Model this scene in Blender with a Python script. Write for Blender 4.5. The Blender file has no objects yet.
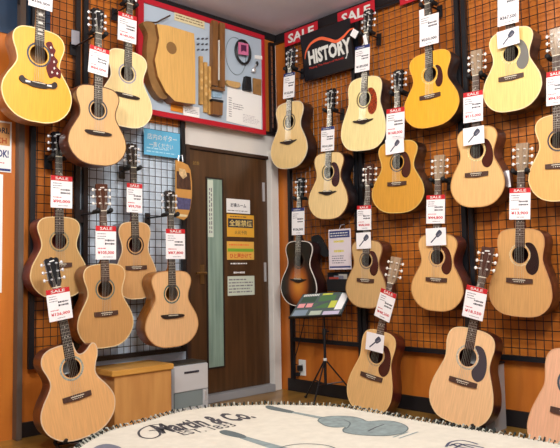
import bpy, bmesh, math, random
from mathutils import Vector, Matrix
random.seed(7)
SC = bpy.context.scene
COL = SC.collection
PI = math.pi
DEBUG = False
# ------------------------------------------------------------------ camera
FPX = 666.36
YAW, PITCH, ROLL = [math.radians(a) for a in (-44.27, 4.10, -0.992)]
cy, sy, cp, sp, cr, sr = (math.cos(YAW), math.sin(YAW), math.cos(PITCH), math.sin(PITCH), math.cos(ROLL), math.sin(ROLL))
CM = (Matrix(((cr, -sr, 0), (sr, cr, 0), (0, 0, 1))) @ Matrix(((1, 0, 0), (0, cp, sp), (0, -sp, cp)))
      @ Matrix(((1, 0, 0), (0, 0, -1), (0, 1, 0))) @ Matrix(((cy, sy, 0), (-sy, cy, 0), (0, 0, 1))))
EYE = Vector((0, 0, 0.93))
YW, XW, CEIL = 3.87, 3.756, 2.87          # door wall plane y, guitar wall plane x, ceiling
cam = bpy.data.cameras.new('camera'); camo = bpy.data.objects.new('camera', cam); COL.objects.link(camo)
cam.sensor_width = 36; cam.lens = FPX / 560 * 36; cam.clip_start = 0.02
mw = Matrix.Identity(4)
for i in range(3):
    mw[i][0] = CM[0][i]; mw[i][1] = -CM[1][i]; mw[i][2] = -CM[2][i]; mw[i][3] = EYE[i]
camo.matrix_world = mw
SC.camera = camo

def ray(px, py):
    return CM.transposed() @ Vector(((px - 280) / FPX, (py - 224) / FPX, 1.0))
def at_left(px, py, off=0.0):
    d = ray(px, py); return EYE + d * ((YW - off) / d.y)
def at_right(px, py, off=0.0):
    d = ray(px, py); return EYE + d * ((XW - off) / d.x)
def at_wall(w, px, py, off=0.0):
    return at_left(px, py, off) if w == 'L' else at_right(px, py, off)
def at_z(px, py, z):
    d = ray(px, py); return EYE + d * ((z - EYE.z) / d.z)
def at_dist(px, py, d):
    return EYE + ray(px, py) * d
WDIR = {'L': (Vector((1, 0, 0)), Vector((0, 1, 0))), 'R': (Vector((0, -1, 0)), Vector((1, 0, 0)))}

class Frame:
    """origin + axes: x right, y away from the viewer (into the wall), z up"""
    def __init__(s, o, x, y, z):
        s.o = Vector(o); s.x = Vector(x).normalized(); s.y = Vector(y).normalized(); s.z = Vector(z).normalized()
    def mat(s):
        m = Matrix.Identity(4)
        for i in range(3):
            m[i][0] = s.x[i]; m[i][1] = s.y[i]; m[i][2] = s.z[i]; m[i][3] = s.o[i]
        return m
    def hit(s, px, py, y=0.0):
        d = ray(px, py); o = s.o + s.y * y
        t = (o - EYE).dot(s.y) / d.dot(s.y)
        p = EYE + d * t - s.o
        return p.dot(s.x), p.dot(s.z)
def wall_frame(w, px, py, off, tilt=0.0, lean=0.0):
    x, y = WDIR[w]; z = Vector((0, 0, 1))
    z2 = (z - y * math.sin(lean)).normalized()
    y2 = z2.cross(x) if False else x.cross(z2) * -1
    c, s_ = math.cos(tilt), math.sin(tilt)
    xx = x * c - z2 * s_; zz = x * s_ + z2 * c
    return Frame(at_wall(w, px, py, off), xx, y2, zz)
def axis_frame(w, B, H, o0, o1, yaw=0.0):
    """frame whose z runs from pixel B (offset o0 from the wall) to pixel H (offset o1)"""
    b = at_wall(w, *B, o0); h = at_wall(w, *H, o1)
    z = (h - b).normalized(); yw = WDIR[w][1].copy()
    if yaw: yw = (yw + WDIR['L' if w == 'R' else 'R'][1] * math.tan(yaw)).normalized()   # turned a little towards the room's middle
    y = (yw - z * yw.dot(z)).normalized()
    return Frame(b, y.cross(z), y, z), (h - b).length

# ------------------------------------------------------------------ materials
def lin(c):
    r = []
    for v in c[:3]:
        v /= 255.0; r.append(v / 12.92 if v <= .04045 else ((v + .055) / 1.055) ** 2.4)
    return (*r, 1)
MATS = {}
def mat(name, rgb, rough=.5, metal=0.0, coat=0.0, emit=0.0, trans=0.0, noise=0.0, nscale=20, stretch=(1, 1, 1), bump=0.0, two=None, spec=.5):
    if name in MATS: return MATS[name]
    m = bpy.data.materials.new(name); m.use_nodes = True; nt = m.node_tree; b = nt.nodes['Principled BSDF']
    c = lin(rgb); b.inputs['Base Color'].default_value = c
    b.inputs['Roughness'].default_value = rough; b.inputs['Metallic'].default_value = metal
    b.inputs['Coat Weight'].default_value = coat; b.inputs['Coat Roughness'].default_value = .08
    b.inputs['Transmission Weight'].default_value = trans
    b.inputs['Specular IOR Level'].default_value = spec
    if noise or bump:
        tc = nt.nodes.new('ShaderNodeTexCoord'); mp = nt.nodes.new('ShaderNodeMapping'); n = nt.nodes.new('ShaderNodeTexNoise')
        mp.inputs['Scale'].default_value = stretch; n.inputs['Scale'].default_value = nscale; n.inputs['Detail'].default_value = 4
        nt.links.new(tc.outputs['Object'], mp.inputs['Vector']); nt.links.new(mp.outputs[0], n.inputs['Vector'])
        if noise:
            r = nt.nodes.new('ShaderNodeValToRGB'); r.color_ramp.elements[0].position = .3; r.color_ramp.elements[1].position = .7
            a = lin(two) if two else tuple(v * (1 - noise) for v in c[:3]) + (1,)
            r.color_ramp.elements[0].color = a
            r.color_ramp.elements[1].color = tuple(min(1, v * (1 + noise * (0 if two else 1))) for v in c[:3]) + (1,)
            nt.links.new(n.outputs['Fac'], r.inputs['Fac']); nt.links.new(r.outputs[0], b.inputs['Base Color'])
        if bump:
            bp = nt.nodes.new('ShaderNodeBump'); bp.inputs['Strength'].default_value = bump; bp.inputs['Distance'].default_value = .01
            nt.links.new(n.outputs['Fac'], bp.inputs['Height']); nt.links.new(bp.outputs[0], b.inputs['Normal'])
    MATS[name] = m; return m
def spruce(rgb):
    return mat('top_wood_%d_%d_%d' % rgb, rgb, .38, coat=.25, noise=.10, nscale=16, stretch=(9, 1, .5))
def darkwood(rgb):
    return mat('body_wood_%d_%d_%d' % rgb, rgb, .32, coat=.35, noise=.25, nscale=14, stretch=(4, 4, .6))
def sunburst(zc, L, W):
    m = bpy.data.materials.new('sunburst_finish'); m.use_nodes = True; nt = m.node_tree; b = nt.nodes['Principled BSDF']
    tc = nt.nodes.new('ShaderNodeTexCoord'); mp = nt.nodes.new('ShaderNodeMapping'); mp.vector_type = 'POINT'
    mp.inputs['Location'].default_value = (0, 0, -zc / (L * .5)); mp.inputs['Scale'].default_value = (1 / (W * .5), 0, 1 / (L * .5))
    ln = nt.nodes.new('ShaderNodeVectorMath'); ln.operation = 'LENGTH'
    r = nt.nodes.new('ShaderNodeValToRGB'); e = r.color_ramp.elements
    e[0].position = .12; e[0].color = lin((214, 138, 48)); e[1].position = .80; e[1].color = lin((26, 16, 12))
    k = e.new(.38); k.color = lin((168, 88, 28)); k = e.new(.6); k.color = lin((60, 28, 14))
    nt.links.new(tc.outputs['Object'], mp.inputs['Vector']); nt.links.new(mp.outputs[0], ln.inputs[0])
    nt.links.new(ln.outputs['Value'], r.inputs['Fac']); nt.links.new(r.outputs[0], b.inputs['Base Color'])
    b.inputs['Roughness'].default_value = .3; b.inputs['Coat Weight'].default_value = .3
    return m
BLACK = mat('black_plastic', (22, 22, 25), .45)
RUBBER = mat('black_rubber', (16, 16, 18), .7)
IRON = mat('black_iron', (20, 20, 24), .4)
CHROME = mat('chrome', (225, 225, 228), .35, metal=.6)
GOLD = mat('gold_plate', (220, 170, 80), .25, metal=1)
EBONY = mat('ebony', (42, 32, 28), .4, noise=.2, nscale=60)
ROSEW = mat('rosewood', (74, 50, 40), .45, noise=.25, nscale=40, stretch=(3, 3, .5))
IVORY = mat('ivory', (236, 228, 205), .35)
PEARL = mat('pearl', (226, 226, 220), .25)
PAPER = mat('white_paper', (240, 238, 235), .75)
TAGP = mat('tag_card', (243, 240, 240), .6)
RED = mat('sale_red', (196, 26, 34), .6)
INK = mat('ink', (48, 46, 56), .7)
INKG = mat('grey_ink', (120, 116, 124), .7)
REDINK = mat('red_ink', (200, 40, 52), .7)
NAVY = mat('navy_print', (40, 52, 110), .6)
STEEL = mat('string_steel', (196, 190, 176), .35, metal=.6)
FRETM = mat('fret_metal', (190, 186, 172), .3, metal=.8)
WHITEP = mat('white_plastic', (228, 228, 224), .4)

# ------------------------------------------------------------------ mesh helpers
def new_bm(): return bmesh.new()
def obj(name, bm, m, parent=None, smooth=False, mods=None):
    me = bpy.data.meshes.new(name); bmesh.ops.recalc_face_normals(bm, faces=bm.faces); bm.to_mesh(me); bm.free()
    if smooth:
        for p in me.polygons: p.use_smooth = True
    o = bpy.data.objects.new(name, me); COL.objects.link(o)
    if m: me.materials.append(m)
    if parent: o.parent = parent
    return o
def tag(o, label=None, cat=None, group=None, kind=None):
    if label: o['label'] = label
    if cat: o['category'] = cat
    if group: o['group'] = group
    if kind: o['kind'] = kind
    return o
def thing(name, fr, label, cat, group=None):
    o = bpy.data.objects.new(name, None); COL.objects.link(o); o.empty_display_size = .05
    o.matrix_world = fr.mat() if isinstance(fr, Frame) else Matrix.Translation(fr)
    return tag(o, label, cat, group)
def box(bm, x0, x1, y0, y1, z0, z1, bevel=0.0):
    vs = [bm.verts.new((x, y, z)) for x in (x0, x1) for y in (y0, y1) for z in (z0, z1)]
    fs = [bm.faces.new([vs[i] for i in f]) for f in ((0, 1, 3, 2), (4, 6, 7, 5), (0, 4, 5, 1), (2, 3, 7, 6), (0, 2, 6, 4), (1, 5, 7, 3))]
    if bevel:
        es = list({e for f in fs for e in f.edges})
        bmesh.ops.bevel(bm, geom=es, offset=bevel, segments=2, affect='EDGES')
    return bm
def tube(bm, pts, r, n=8, cap=True, r2=None):
    pts = [Vector(p) for p in pts]; rings = []
    up = None
    for i, p in enumerate(pts):
        d = (pts[min(i + 1, len(pts) - 1)] - pts[max(i - 1, 0)]).normalized()
        if up is None:
            up = Vector((0, 0, 1)) if abs(d.z) < .9 else Vector((1, 0, 0))
        a = d.cross(up).normalized(); b = a.cross(d).normalized(); up = b
        rr = r if r2 is None else r + (r2 - r) * i / max(1, len(pts) - 1)
        rings.append([bm.verts.new(p + (a * math.cos(t) + b * math.sin(t)) * rr) for t in [2 * PI * k / n for k in range(n)]])
    for A, B in zip(rings, rings[1:]):
        for k in range(n): bm.faces.new((A[k], A[(k + 1) % n], B[(k + 1) % n], B[k]))
    if cap: bm.faces.new(rings[0][::-1]); bm.faces.new(rings[-1])
    return bm
def blob(bm, c, rx, ry, rz, u=10, v=6):
    r = bmesh.ops.create_uvsphere(bm, u_segments=u, v_segments=v, radius=1)
    for q in r['verts']: q.co = Vector((q.co.x * rx + c[0], q.co.y * ry + c[1], q.co.z * rz + c[2]))
    return bm
def plate(bm, pts, y0, y1):
    """prism from an outline in x,z between depths y0 (front) and y1"""
    a = [bm.verts.new((x, y0, z)) for x, z in pts]; b = [bm.verts.new((x, y1, z)) for x, z in pts]
    bm.faces.new(a); bm.faces.new(b[::-1]); n = len(pts)
    for i in range(n): bm.faces.new((a[i], b[i], b[(i + 1) % n], a[(i + 1) % n]))
    return bm
def smooth_loop(pts, k=6, closed=True):
    n = len(pts); out = []
    rng = n if closed else n - 1
    for i in range(rng):
        if closed: p0, p1, p2, p3 = pts[i - 1], pts[i], pts[(i + 1) % n], pts[(i + 2) % n]
        else: p0, p1, p2, p3 = pts[max(i - 1, 0)], pts[i], pts[i + 1], pts[min(i + 2, n - 1)]
        for j in range(k):
            t = j / k
            out.append(tuple(.5 * (2 * b + (c - a) * t + (2 * a - 5 * b + 4 * c - d) * t * t + (3 * b - a - 3 * c + d) * t ** 3)
                             for a, b, c, d in zip(p0, p1, p2, p3)))
    if not closed: out.append(tuple(pts[-1]))
    return out
def circle(cx, cz, r, n=28, rz=None):
    return [(cx + r * math.cos(2 * PI * i / n), cz + (rz or r) * math.sin(2 * PI * i / n)) for i in range(n)]
def ring(bm, outer, inner, y0, y1):
    n = len(outer)
    O0 = [bm.verts.new((x, y0, z)) for x, z in outer]; I0 = [bm.verts.new((x, y0, z)) for x, z in inner]
    O1 = [bm.verts.new((x, y1, z)) for x, z in outer]; I1 = [bm.verts.new((x, y1, z)) for x, z in inner]
    for i in range(n):
        j = (i + 1) % n
        bm.faces.new((O0[i], O0[j], I0[j], I0[i])); bm.faces.new((O0[i], O1[i], O1[j], O0[j]))
        bm.faces.new((I0[i], I0[j], I1[j], I1[i])); bm.faces.new((O1[i], I1[i], I1[j], O1[j]))
    return bm
def inset(loop, d):
    n = len(loop); out = []
    for i in range(n):
        a = Vector(loop[i - 1]); b = Vector(loop[(i + 1) % n]); t = (b - a).normalized()
        nrm = Vector((-t.y, t.x)); out.append((loop[i][0] + nrm.x * d, loop[i][1] + nrm.y * d))
    return out          # loop counter-clockwise: positive d goes inward
def text(name, s, width, x, z, y, m, parent, align='CENTER', height=None, shear=0.0, bold=0.0, M=None, label=None, ext=.0004):
    cu = bpy.data.curves.new(name, 'FONT'); cu.body = s; cu.size = 1; cu.shear = shear; cu.offset = bold; cu.resolution_u = 2
    t = bpy.data.objects.new(name + '_source', cu); COL.objects.link(t)
    bpy.context.view_layer.update()
    me = bpy.data.meshes.new_from_object(t); bpy.data.objects.remove(t); bpy.data.curves.remove(cu)
    if not len(me.vertices): return None
    xs = [v.co.x for v in me.vertices]; ys = [v.co.y for v in me.vertices]
    w = max(xs) - min(xs); h = max(ys) - min(ys)
    k = width / w; kz = (height / h) if height else k
    cx = (max(xs) + min(xs)) / 2; cz = (max(ys) + min(ys)) / 2
    for v in me.vertices:
        X = (v.co.x - cx) * k; Z = (v.co.y - cz) * kz
        if align == 'LEFT': X += width / 2
        v.co = Vector((x + X, y, z + Z)) if M is None else M @ Vector((x + X, z + Z, y))
    me.name = name; me.materials.clear(); me.materials.append(m)
    o = bpy.data.objects.new(name, me); COL.objects.link(o)
    if parent: o.parent = parent
    if label: o['label'] = label
    return o
def bar2(bm, a, b, w, d):
    """flat rectangular bar between two 3-D points, square section w"""
    tube(bm, [a, b], w / 2 * 1.2, 4)
    return bm

# ------------------------------------------------------------------ the room
PLY = mat('orange_plywood', (204, 120, 42), .42, noise=1, nscale=3.2, stretch=(3, 3, .35), two=(180, 96, 30), coat=.15)
WHITEWALL = mat('pale_wallpaper', (212, 226, 240), .7, noise=.05, nscale=8)
CEILM = mat('ceiling_paint', (224, 226, 242), .8, noise=.03, nscale=4)
FLOORM = mat('yellow_floor', (158, 118, 52), .32, noise=1, nscale=2.5, stretch=(1, 5, 1), two=(132, 96, 42), coat=.2)
CREAM = mat('cream_paint', (224, 219, 212), .55, noise=.04, nscale=5)
BLKB = mat('black_skirting', (24, 20, 22), .5)
def struct(name, bm, m, parent=None):
    o = obj(name, bm, m, parent)
    if parent is None: o['kind'] = 'structure'
    return o
XMIN, YMIN = -2.6, -2.6
struct('floor', box(new_bm(), XMIN, XW + .1, YMIN, YW + .1, -.1, 0), FLOORM)
struct('ceiling', box(new_bm(), XMIN, XW + .1, YMIN, YW + .1, CEIL, CEIL + .1), CEILM)
uO = at_left(75, 250).x        # where orange plywood gives way to the pale wall
dL, dR = 2.86, 3.645           # door opening
zT = at_left(228, 151).z       # door head
DH = zT
bm = new_bm(); box(bm, XMIN, uO, YW, YW + .1, 0, CEIL); struct('wall_left', bm, PLY)
bm = new_bm(); box(bm, uO, dL - .03, YW, YW + .1, 0, CEIL); struct('wall_back', bm, WHITEWALL)
bm = new_bm(); box(bm, dL - .03, XW, YW, YW + .1, DH + .005, CEIL); struct('wall_above_door', bm, CREAM)
bm = new_bm(); box(bm, XW, XW + .1, YMIN, YW + .1, 0, CEIL); struct('wall_right', bm, PLY)
# baseboards
struct('baseboard_right', box(new_bm(), XW - .015, XW, YMIN, YW - .09, 0, .095), BLKB)
struct('baseboard_left', box(new_bm(), at_left(20, 430).x, 2.35, YW - .015, YW, 0, .085), BLKB)
# white right jamb + sill, dark left jamb
struct('trim_1', box(new_bm(), dR + .005, XW - .025, YW - .035, YW + .08, 0.0, DH + .05, .004), CREAM)
struct('trim_2', box(new_bm(), dL - .035, dR + .004, YW - .05, YW + .08, 0, .055, .004), mat('grey_sill', (150, 150, 152), .5))
DOORF = mat('dark_door_frame', (58, 38, 28), .45)
struct('trim_3', box(new_bm(), dL - .035, dL, YW - .02, YW + .08, .057, DH + .003, .002), DOORF)
struct('trim_4', box(new_bm(), dL + .001, dR + .003, YW - .01, YW + .08, DH - .022, DH + .003, .002), DOORF)
# dark ceiling cove strips
struct('trim_5', box(new_bm(), XMIN, XW - .03, YW - .03, YW, CEIL - .05, CEIL - .001), BLKB)
struct('trim_6', box(new_bm(), XW - .025, XW, YMIN, YW, CEIL - .075, CEIL - .001), BLKB)
struct('trim_7', box(new_bm(), dL - .03, XW - .03, YW - .03, YW, DH + .175, DH + .2), BLKB)
# grey-brown partition post on the left, with a black edge
pX = at_left(19, 300).x
struct('trim_8', box(new_bm(), at_left(13.5, 300).x, pX, YW - .06, YW, 0, CEIL - .06, .003), mat('brown_post', (96, 82, 72), .4))
# door
DOORW = mat('dark_walnut_door', (76, 50, 28), .4, noise=.35, nscale=5, stretch=(6, 2, .4), coat=.1)
door = struct('door_1', box(new_bm(), dL + .004, dR - .002, YW + .012, YW + .05, .058, DH - .025), DOORW)
g0, g1 = at_left(208.5, 270).x, at_left(223.5, 270).x; gz1, gz0 = at_left(215, 179).z, at_left(216, 367).z
bm = new_bm(); ring(bm, [(g0 - .012, gz0 - .012), (g1 + .012, gz0 - .012), (g1 + .012, gz1 + .012), (g0 - .012, gz1 + .012)],
     [(g0, gz0), (g1, gz0), (g1, gz1), (g0, gz1)], YW + .004, YW + .0115)
struct('glazing_bead', bm, mat('dark_bead', (40, 28, 22), .5), door)
GLS = mat('frosted_glass', (150, 172, 156), .3, noise=1, nscale=7, stretch=(5, 1, .3), two=(116, 140, 128))
struct('glass_strip', box(new_bm(), g0, g1, YW + .008, YW + .0115, gz0, gz1), GLS, door)
bm = new_bm(); xh = at_left(212.5, 180).x; box(bm, g0 + .004, g0 + .055, YW + .006, YW + .0078, gz0 + .95, gz1 - .01)
struct('door_notice', bm, mat('notice_greenish', (206, 216, 200), .6), door)
for dx_ in (.016, .034):
    bm = new_bm(); zz_ = gz0 + .98
    while zz_ < gz1 - .06:
        h_ = random.uniform(.015, .03); box(bm, g0 + dx_, g0 + dx_ + .009, YW + .0055, YW + .006, zz_, zz_ + h_); zz_ += h_ + .012
    struct('notice_print', bm, INKG, door)
# handle
hx, hz = at_left(203, 273).x, at_left(203, 273).z
bm = new_bm(); box(bm, hx - .02, hx + .02, YW + .006, YW + .0115, hz - .08, hz + .06, .002)
tube(bm, [(hx, YW + .006, hz), (hx, YW - .04, hz)], .009); tube(bm, [(hx, YW - .04, hz), (hx - .09, YW - .04, hz)], .008)
struct('door_handle', bm, mat('brass', (150, 120, 76), .35, metal=.9), door)
for px, py in ((265.5, 192), (267, 272)):
    q = at_left(px, py); bm = new_bm(); box(bm, q.x - .022, q.x - .004, YW + .003, YW + .0115, q.z - .075, q.z + .075)
    struct('hinge', bm, CHROME, door)
q = at_left(197, 163); text('door_lettering', '試奏', .06, q.x, q.z, YW + .0105, mat('gold_ink', (150, 118, 60), .6), door)

# ------------------------------------------------------------------ signs helper
def print_lines(parent, x0, x1, z0, z1, y, n, m, name='small_print', hfrac=.45, ragged=.35):
    bm = new_bm(); dz = (z1 - z0) / n
    for i in range(n):
        zc = z1 - dz * (i + .5); x = x0; end = x1 - (x1 - x0) * random.random() * ragged
        while x < end:
            w = (x1 - x0) * random.uniform(.05, .16); h = dz * hfrac * random.uniform(.6, 1)
            xe = min(x + w, end); box(bm, x, xe, y, y + .0003, zc - h / 2, zc + h / 2); x = xe + (x1 - x0) * .03
    return obj(name, bm, m, parent)
def fit_rect(fr, TL, TR, BL, BR):
    c = [fr.hit(*p) for p in (TL, TR, BL, BR)]
    return ((c[0][0] + c[2][0]) / 2, (c[1][0] + c[3][0]) / 2, (c[2][1] + c[3][1]) / 2, (c[0][1] + c[1][1]) / 2)
def sheet(name, w, TL, TR, BL, BR, off, m, label, cat, th=.003, lean=0.0, group=None, tilt=0.0, panel='sheet'):
    bx, by = (BL[0] + BR[0]) / 2, (BL[1] + BR[1]) / 2
    fr = wall_frame(w, bx, by, off, tilt, lean)
    x0, x1, z0, z1 = fit_rect(fr, TL, TR, BL, BR)
    r = thing(name, fr, label, cat, group)
    obj(panel, box(new_bm(), x0, x1, 0, th, z0, z1), m, r)
    return r, fr, x0, x1, z0, z1

# ------------------------------------------------------------------ wire grid racks
def grid_rack(w, a0, a1, z0, z1, label, post_ends=(True, True)):
    """a runs along the wall to the viewer's right"""
    x, y = WDIR[w]
    o = Vector((a0, YW - .035, 0)) if w == 'L' else Vector((XW - .035, a0, 0))
    fr = Frame(o, x, y, (0, 0, 1)); W = abs(a1 - a0)
    r = thing('wire_grid_rack', fr, label, 'display rack', 'wire grid racks')
    bm = new_bm(); rad = .0025
    n = int(W / .05)
    for i in range(1, n + 1):
        X = i * W / (n + 1); tube(bm, [(X, 0, z0), (X, 0, z1)], rad, 4, False)
    m_ = int((z1 - z0) / .054)
    for i in range(1, m_ + 1):
        Z = z0 + i * (z1 - z0) / (m_ + 1); tube(bm, [(0, -.004, Z), (W, -.004, Z)], rad, 4, False)
    obj('wire_mesh', bm, IRON, r)
    pr = .016 if W > .3 else .004
    for X in (0, W):
        obj('upright', box(new_bm(), X - pr + (pr + .001 if X == 0 else -pr - .001), X + pr + (pr + .001 if X == 0 else -pr - .001), -.014, .014, z0 - .02 if z0 > .6 else (.1 if w == 'R' else z0 - .02), z1 + .01, .002), IRON, r)
    obj('bottom_rail', box(new_bm(), 2 * pr + .002, W - 2 * pr - .002, -.012, .012, z0 - .02, z0 + .01), IRON, r)
    obj('top_rail', box(new_bm(), 2 * pr + .002, W - 2 * pr - .002, -.012, .012, z1 - .01, z1 + .01), IRON, r)
    return r
ZR0 = .41
grid_rack('L', at_left(22.5, 300).x + .02, uO + .01, ZR0, CEIL - .08, 'wire grid rack on orange plywood at the far left beside the brown post')
grid_rack('L', uO + .03, 2.80, ZR0, CEIL - .09, 'wire grid rack over the pale wall left of the door')
grid_rack('L', at_left(266.5, 80).x - .0, XW - .05, DH + .22, CEIL - .09, 'narrow wire grid rack above the door in the corner')
grid_rack('R', 3.715, 3.0, ZR0, CEIL - .1, 'wire grid rack in the corner behind the music stand')
grid_rack('R', 2.99, 2.15, ZR0, CEIL - .1, 'middle wire grid rack on the right wall')
grid_rack('R', 2.135, 1.30, ZR0, CEIL - .1, 'wire grid rack at the right edge behind the large standing guitars')
# the orange board hung over the pale wall, above
bm = new_bm(); box(bm, uO + .001, dL - .031, YW - .012, YW - .001, at_left(110, 116).z, CEIL - .055); struct('trim_9', bm, PLY)
bm = new_bm(); box(bm, dL - .029, XW - .031, YW - .012, YW - .001, DH + .205, CEIL - .055); struct('trim_10', bm, PLY)

# ------------------------------------------------------------------ guitars
SH = {
 'dread': [(0, 0), (.16, .004), (.31, .03), (.43, .105), (.49, .2), (.498, .29), (.47, .40), (.41, .52), (.362, .61), (.348, .67), (.358, .75), (.372, .82), (.362, .90), (.31, .96), (.2, .992), (.08, 1), (0, 1)],
 'om': [(0, 0), (.16, .006), (.31, .045), (.43, .13), (.49, .225), (.497, .30), (.465, .40), (.385, .51), (.325, .59), (.306, .65), (.318, .72), (.355, .80), (.372, .87), (.345, .935), (.27, .98), (.15, .998), (.06, 1), (0, 1)],
 'jumbo': [(0, 0), (.15, .006), (.31, .05), (.44, .145), (.497, .26), (.49, .36), (.43, .46), (.35, .55), (.31, .61), (.305, .66), (.328, .73), (.365, .81), (.37, .875), (.335, .94), (.25, .985), (.14, .999), (.06, 1), (0, 1)],
}
CUTR = {'om': [(.306, .65), (.318, .72), (.355, .80), (.368, .87), (.345, .915), (.285, .915), (.215, .885), (.15, .87), (.1, .89), (.078, .95), (.07, 1), (0, 1)],
        'jumbo': [(.305, .66), (.33, .73), (.375, .81), (.385, .89), (.355, .94), (.305, .935), (.235, .885), (.16, .86), (.11, .88), (.08, .95), (.07, 1), (0, 1)]}
def outline(shape, L, W, cut=False):
    right = SH[shape]
    rr = right
    if cut:
        c = CUTR[shape]; rr = [p for p in right if p[1] < c[0][1] - .001] + c
    left = [(-x, z) for x, z in right[1:-1]][::-1]
    pts = [(x * W, z * L) for x, z in rr[:-1]] + [(0, L)] + [(x * W, z * L) for x, z in left]
    return smooth_loop(pts, 3)
GUARD = [(.62, 1.28), (1.1, 1.45), (1.65, 1.15), (2.1, .3), (2.28, -.8), (2.12, -1.75), (1.6, -2.25), (1.0, -2.05), (.72, -1.45), (.85, -1.0), (1.22, -.35), (1.2, .45)]
GSMALL = [(.9, .95), (1.3, 1.0), (1.75, .5), (2.0, -.5), (1.9, -1.5), (1.5, -1.95), (1.05, -1.8), (.85, -1.2), (1.1, -.75), (1.24, -.2), (1.2, .4)]
GBIG = [(.7, 1.4), (1.3, 1.75), (1.6, 1.2), (1.85, .9), (1.7, .3), (2.15, -.2), (2.0, -.8), (2.5, -1.3), (2.45, -2.1), (1.9, -2.0), (1.3, -2.3), (.95, -1.7), (.85, -1.1), (1.25, -.4), (1.25, .5)]
MOUST = [(-.085, .004), (-.05, .004), (-.03, .012), (0, .007), (.03, .012), (.05, .004), (.085, .006), (.078, -.002), (.05, -.012), (.02, -.022), (0, -.024), (-.02, -.022), (-.05, -.013), (-.078, -.006)]
WING = [(-.09, .010), (-.05, .013), (.05, .011), (.09, .004), (.085, -.008), (.045, -.014), (-.045, -.015), (-.08, -.006)]
JMOUST = [(-.1, .022), (-.085, .028), (-.072, .016), (-.045, .008), (0, .012), (.045, .008), (.072, .016), (.085, .028), (.1, .022), (.102, .004), (.085, -.01), (.06, -.012), (.03, -.02), (-.03, -.02), (-.06, -.012), (-.085, -.01), (-.102, .004)]
RECT = [(-.078, .014), (.078, .014), (.078, -.012), (.035, -.015), (0, -.018), (-.035, -.015), (-.078, -.012)]

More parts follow.
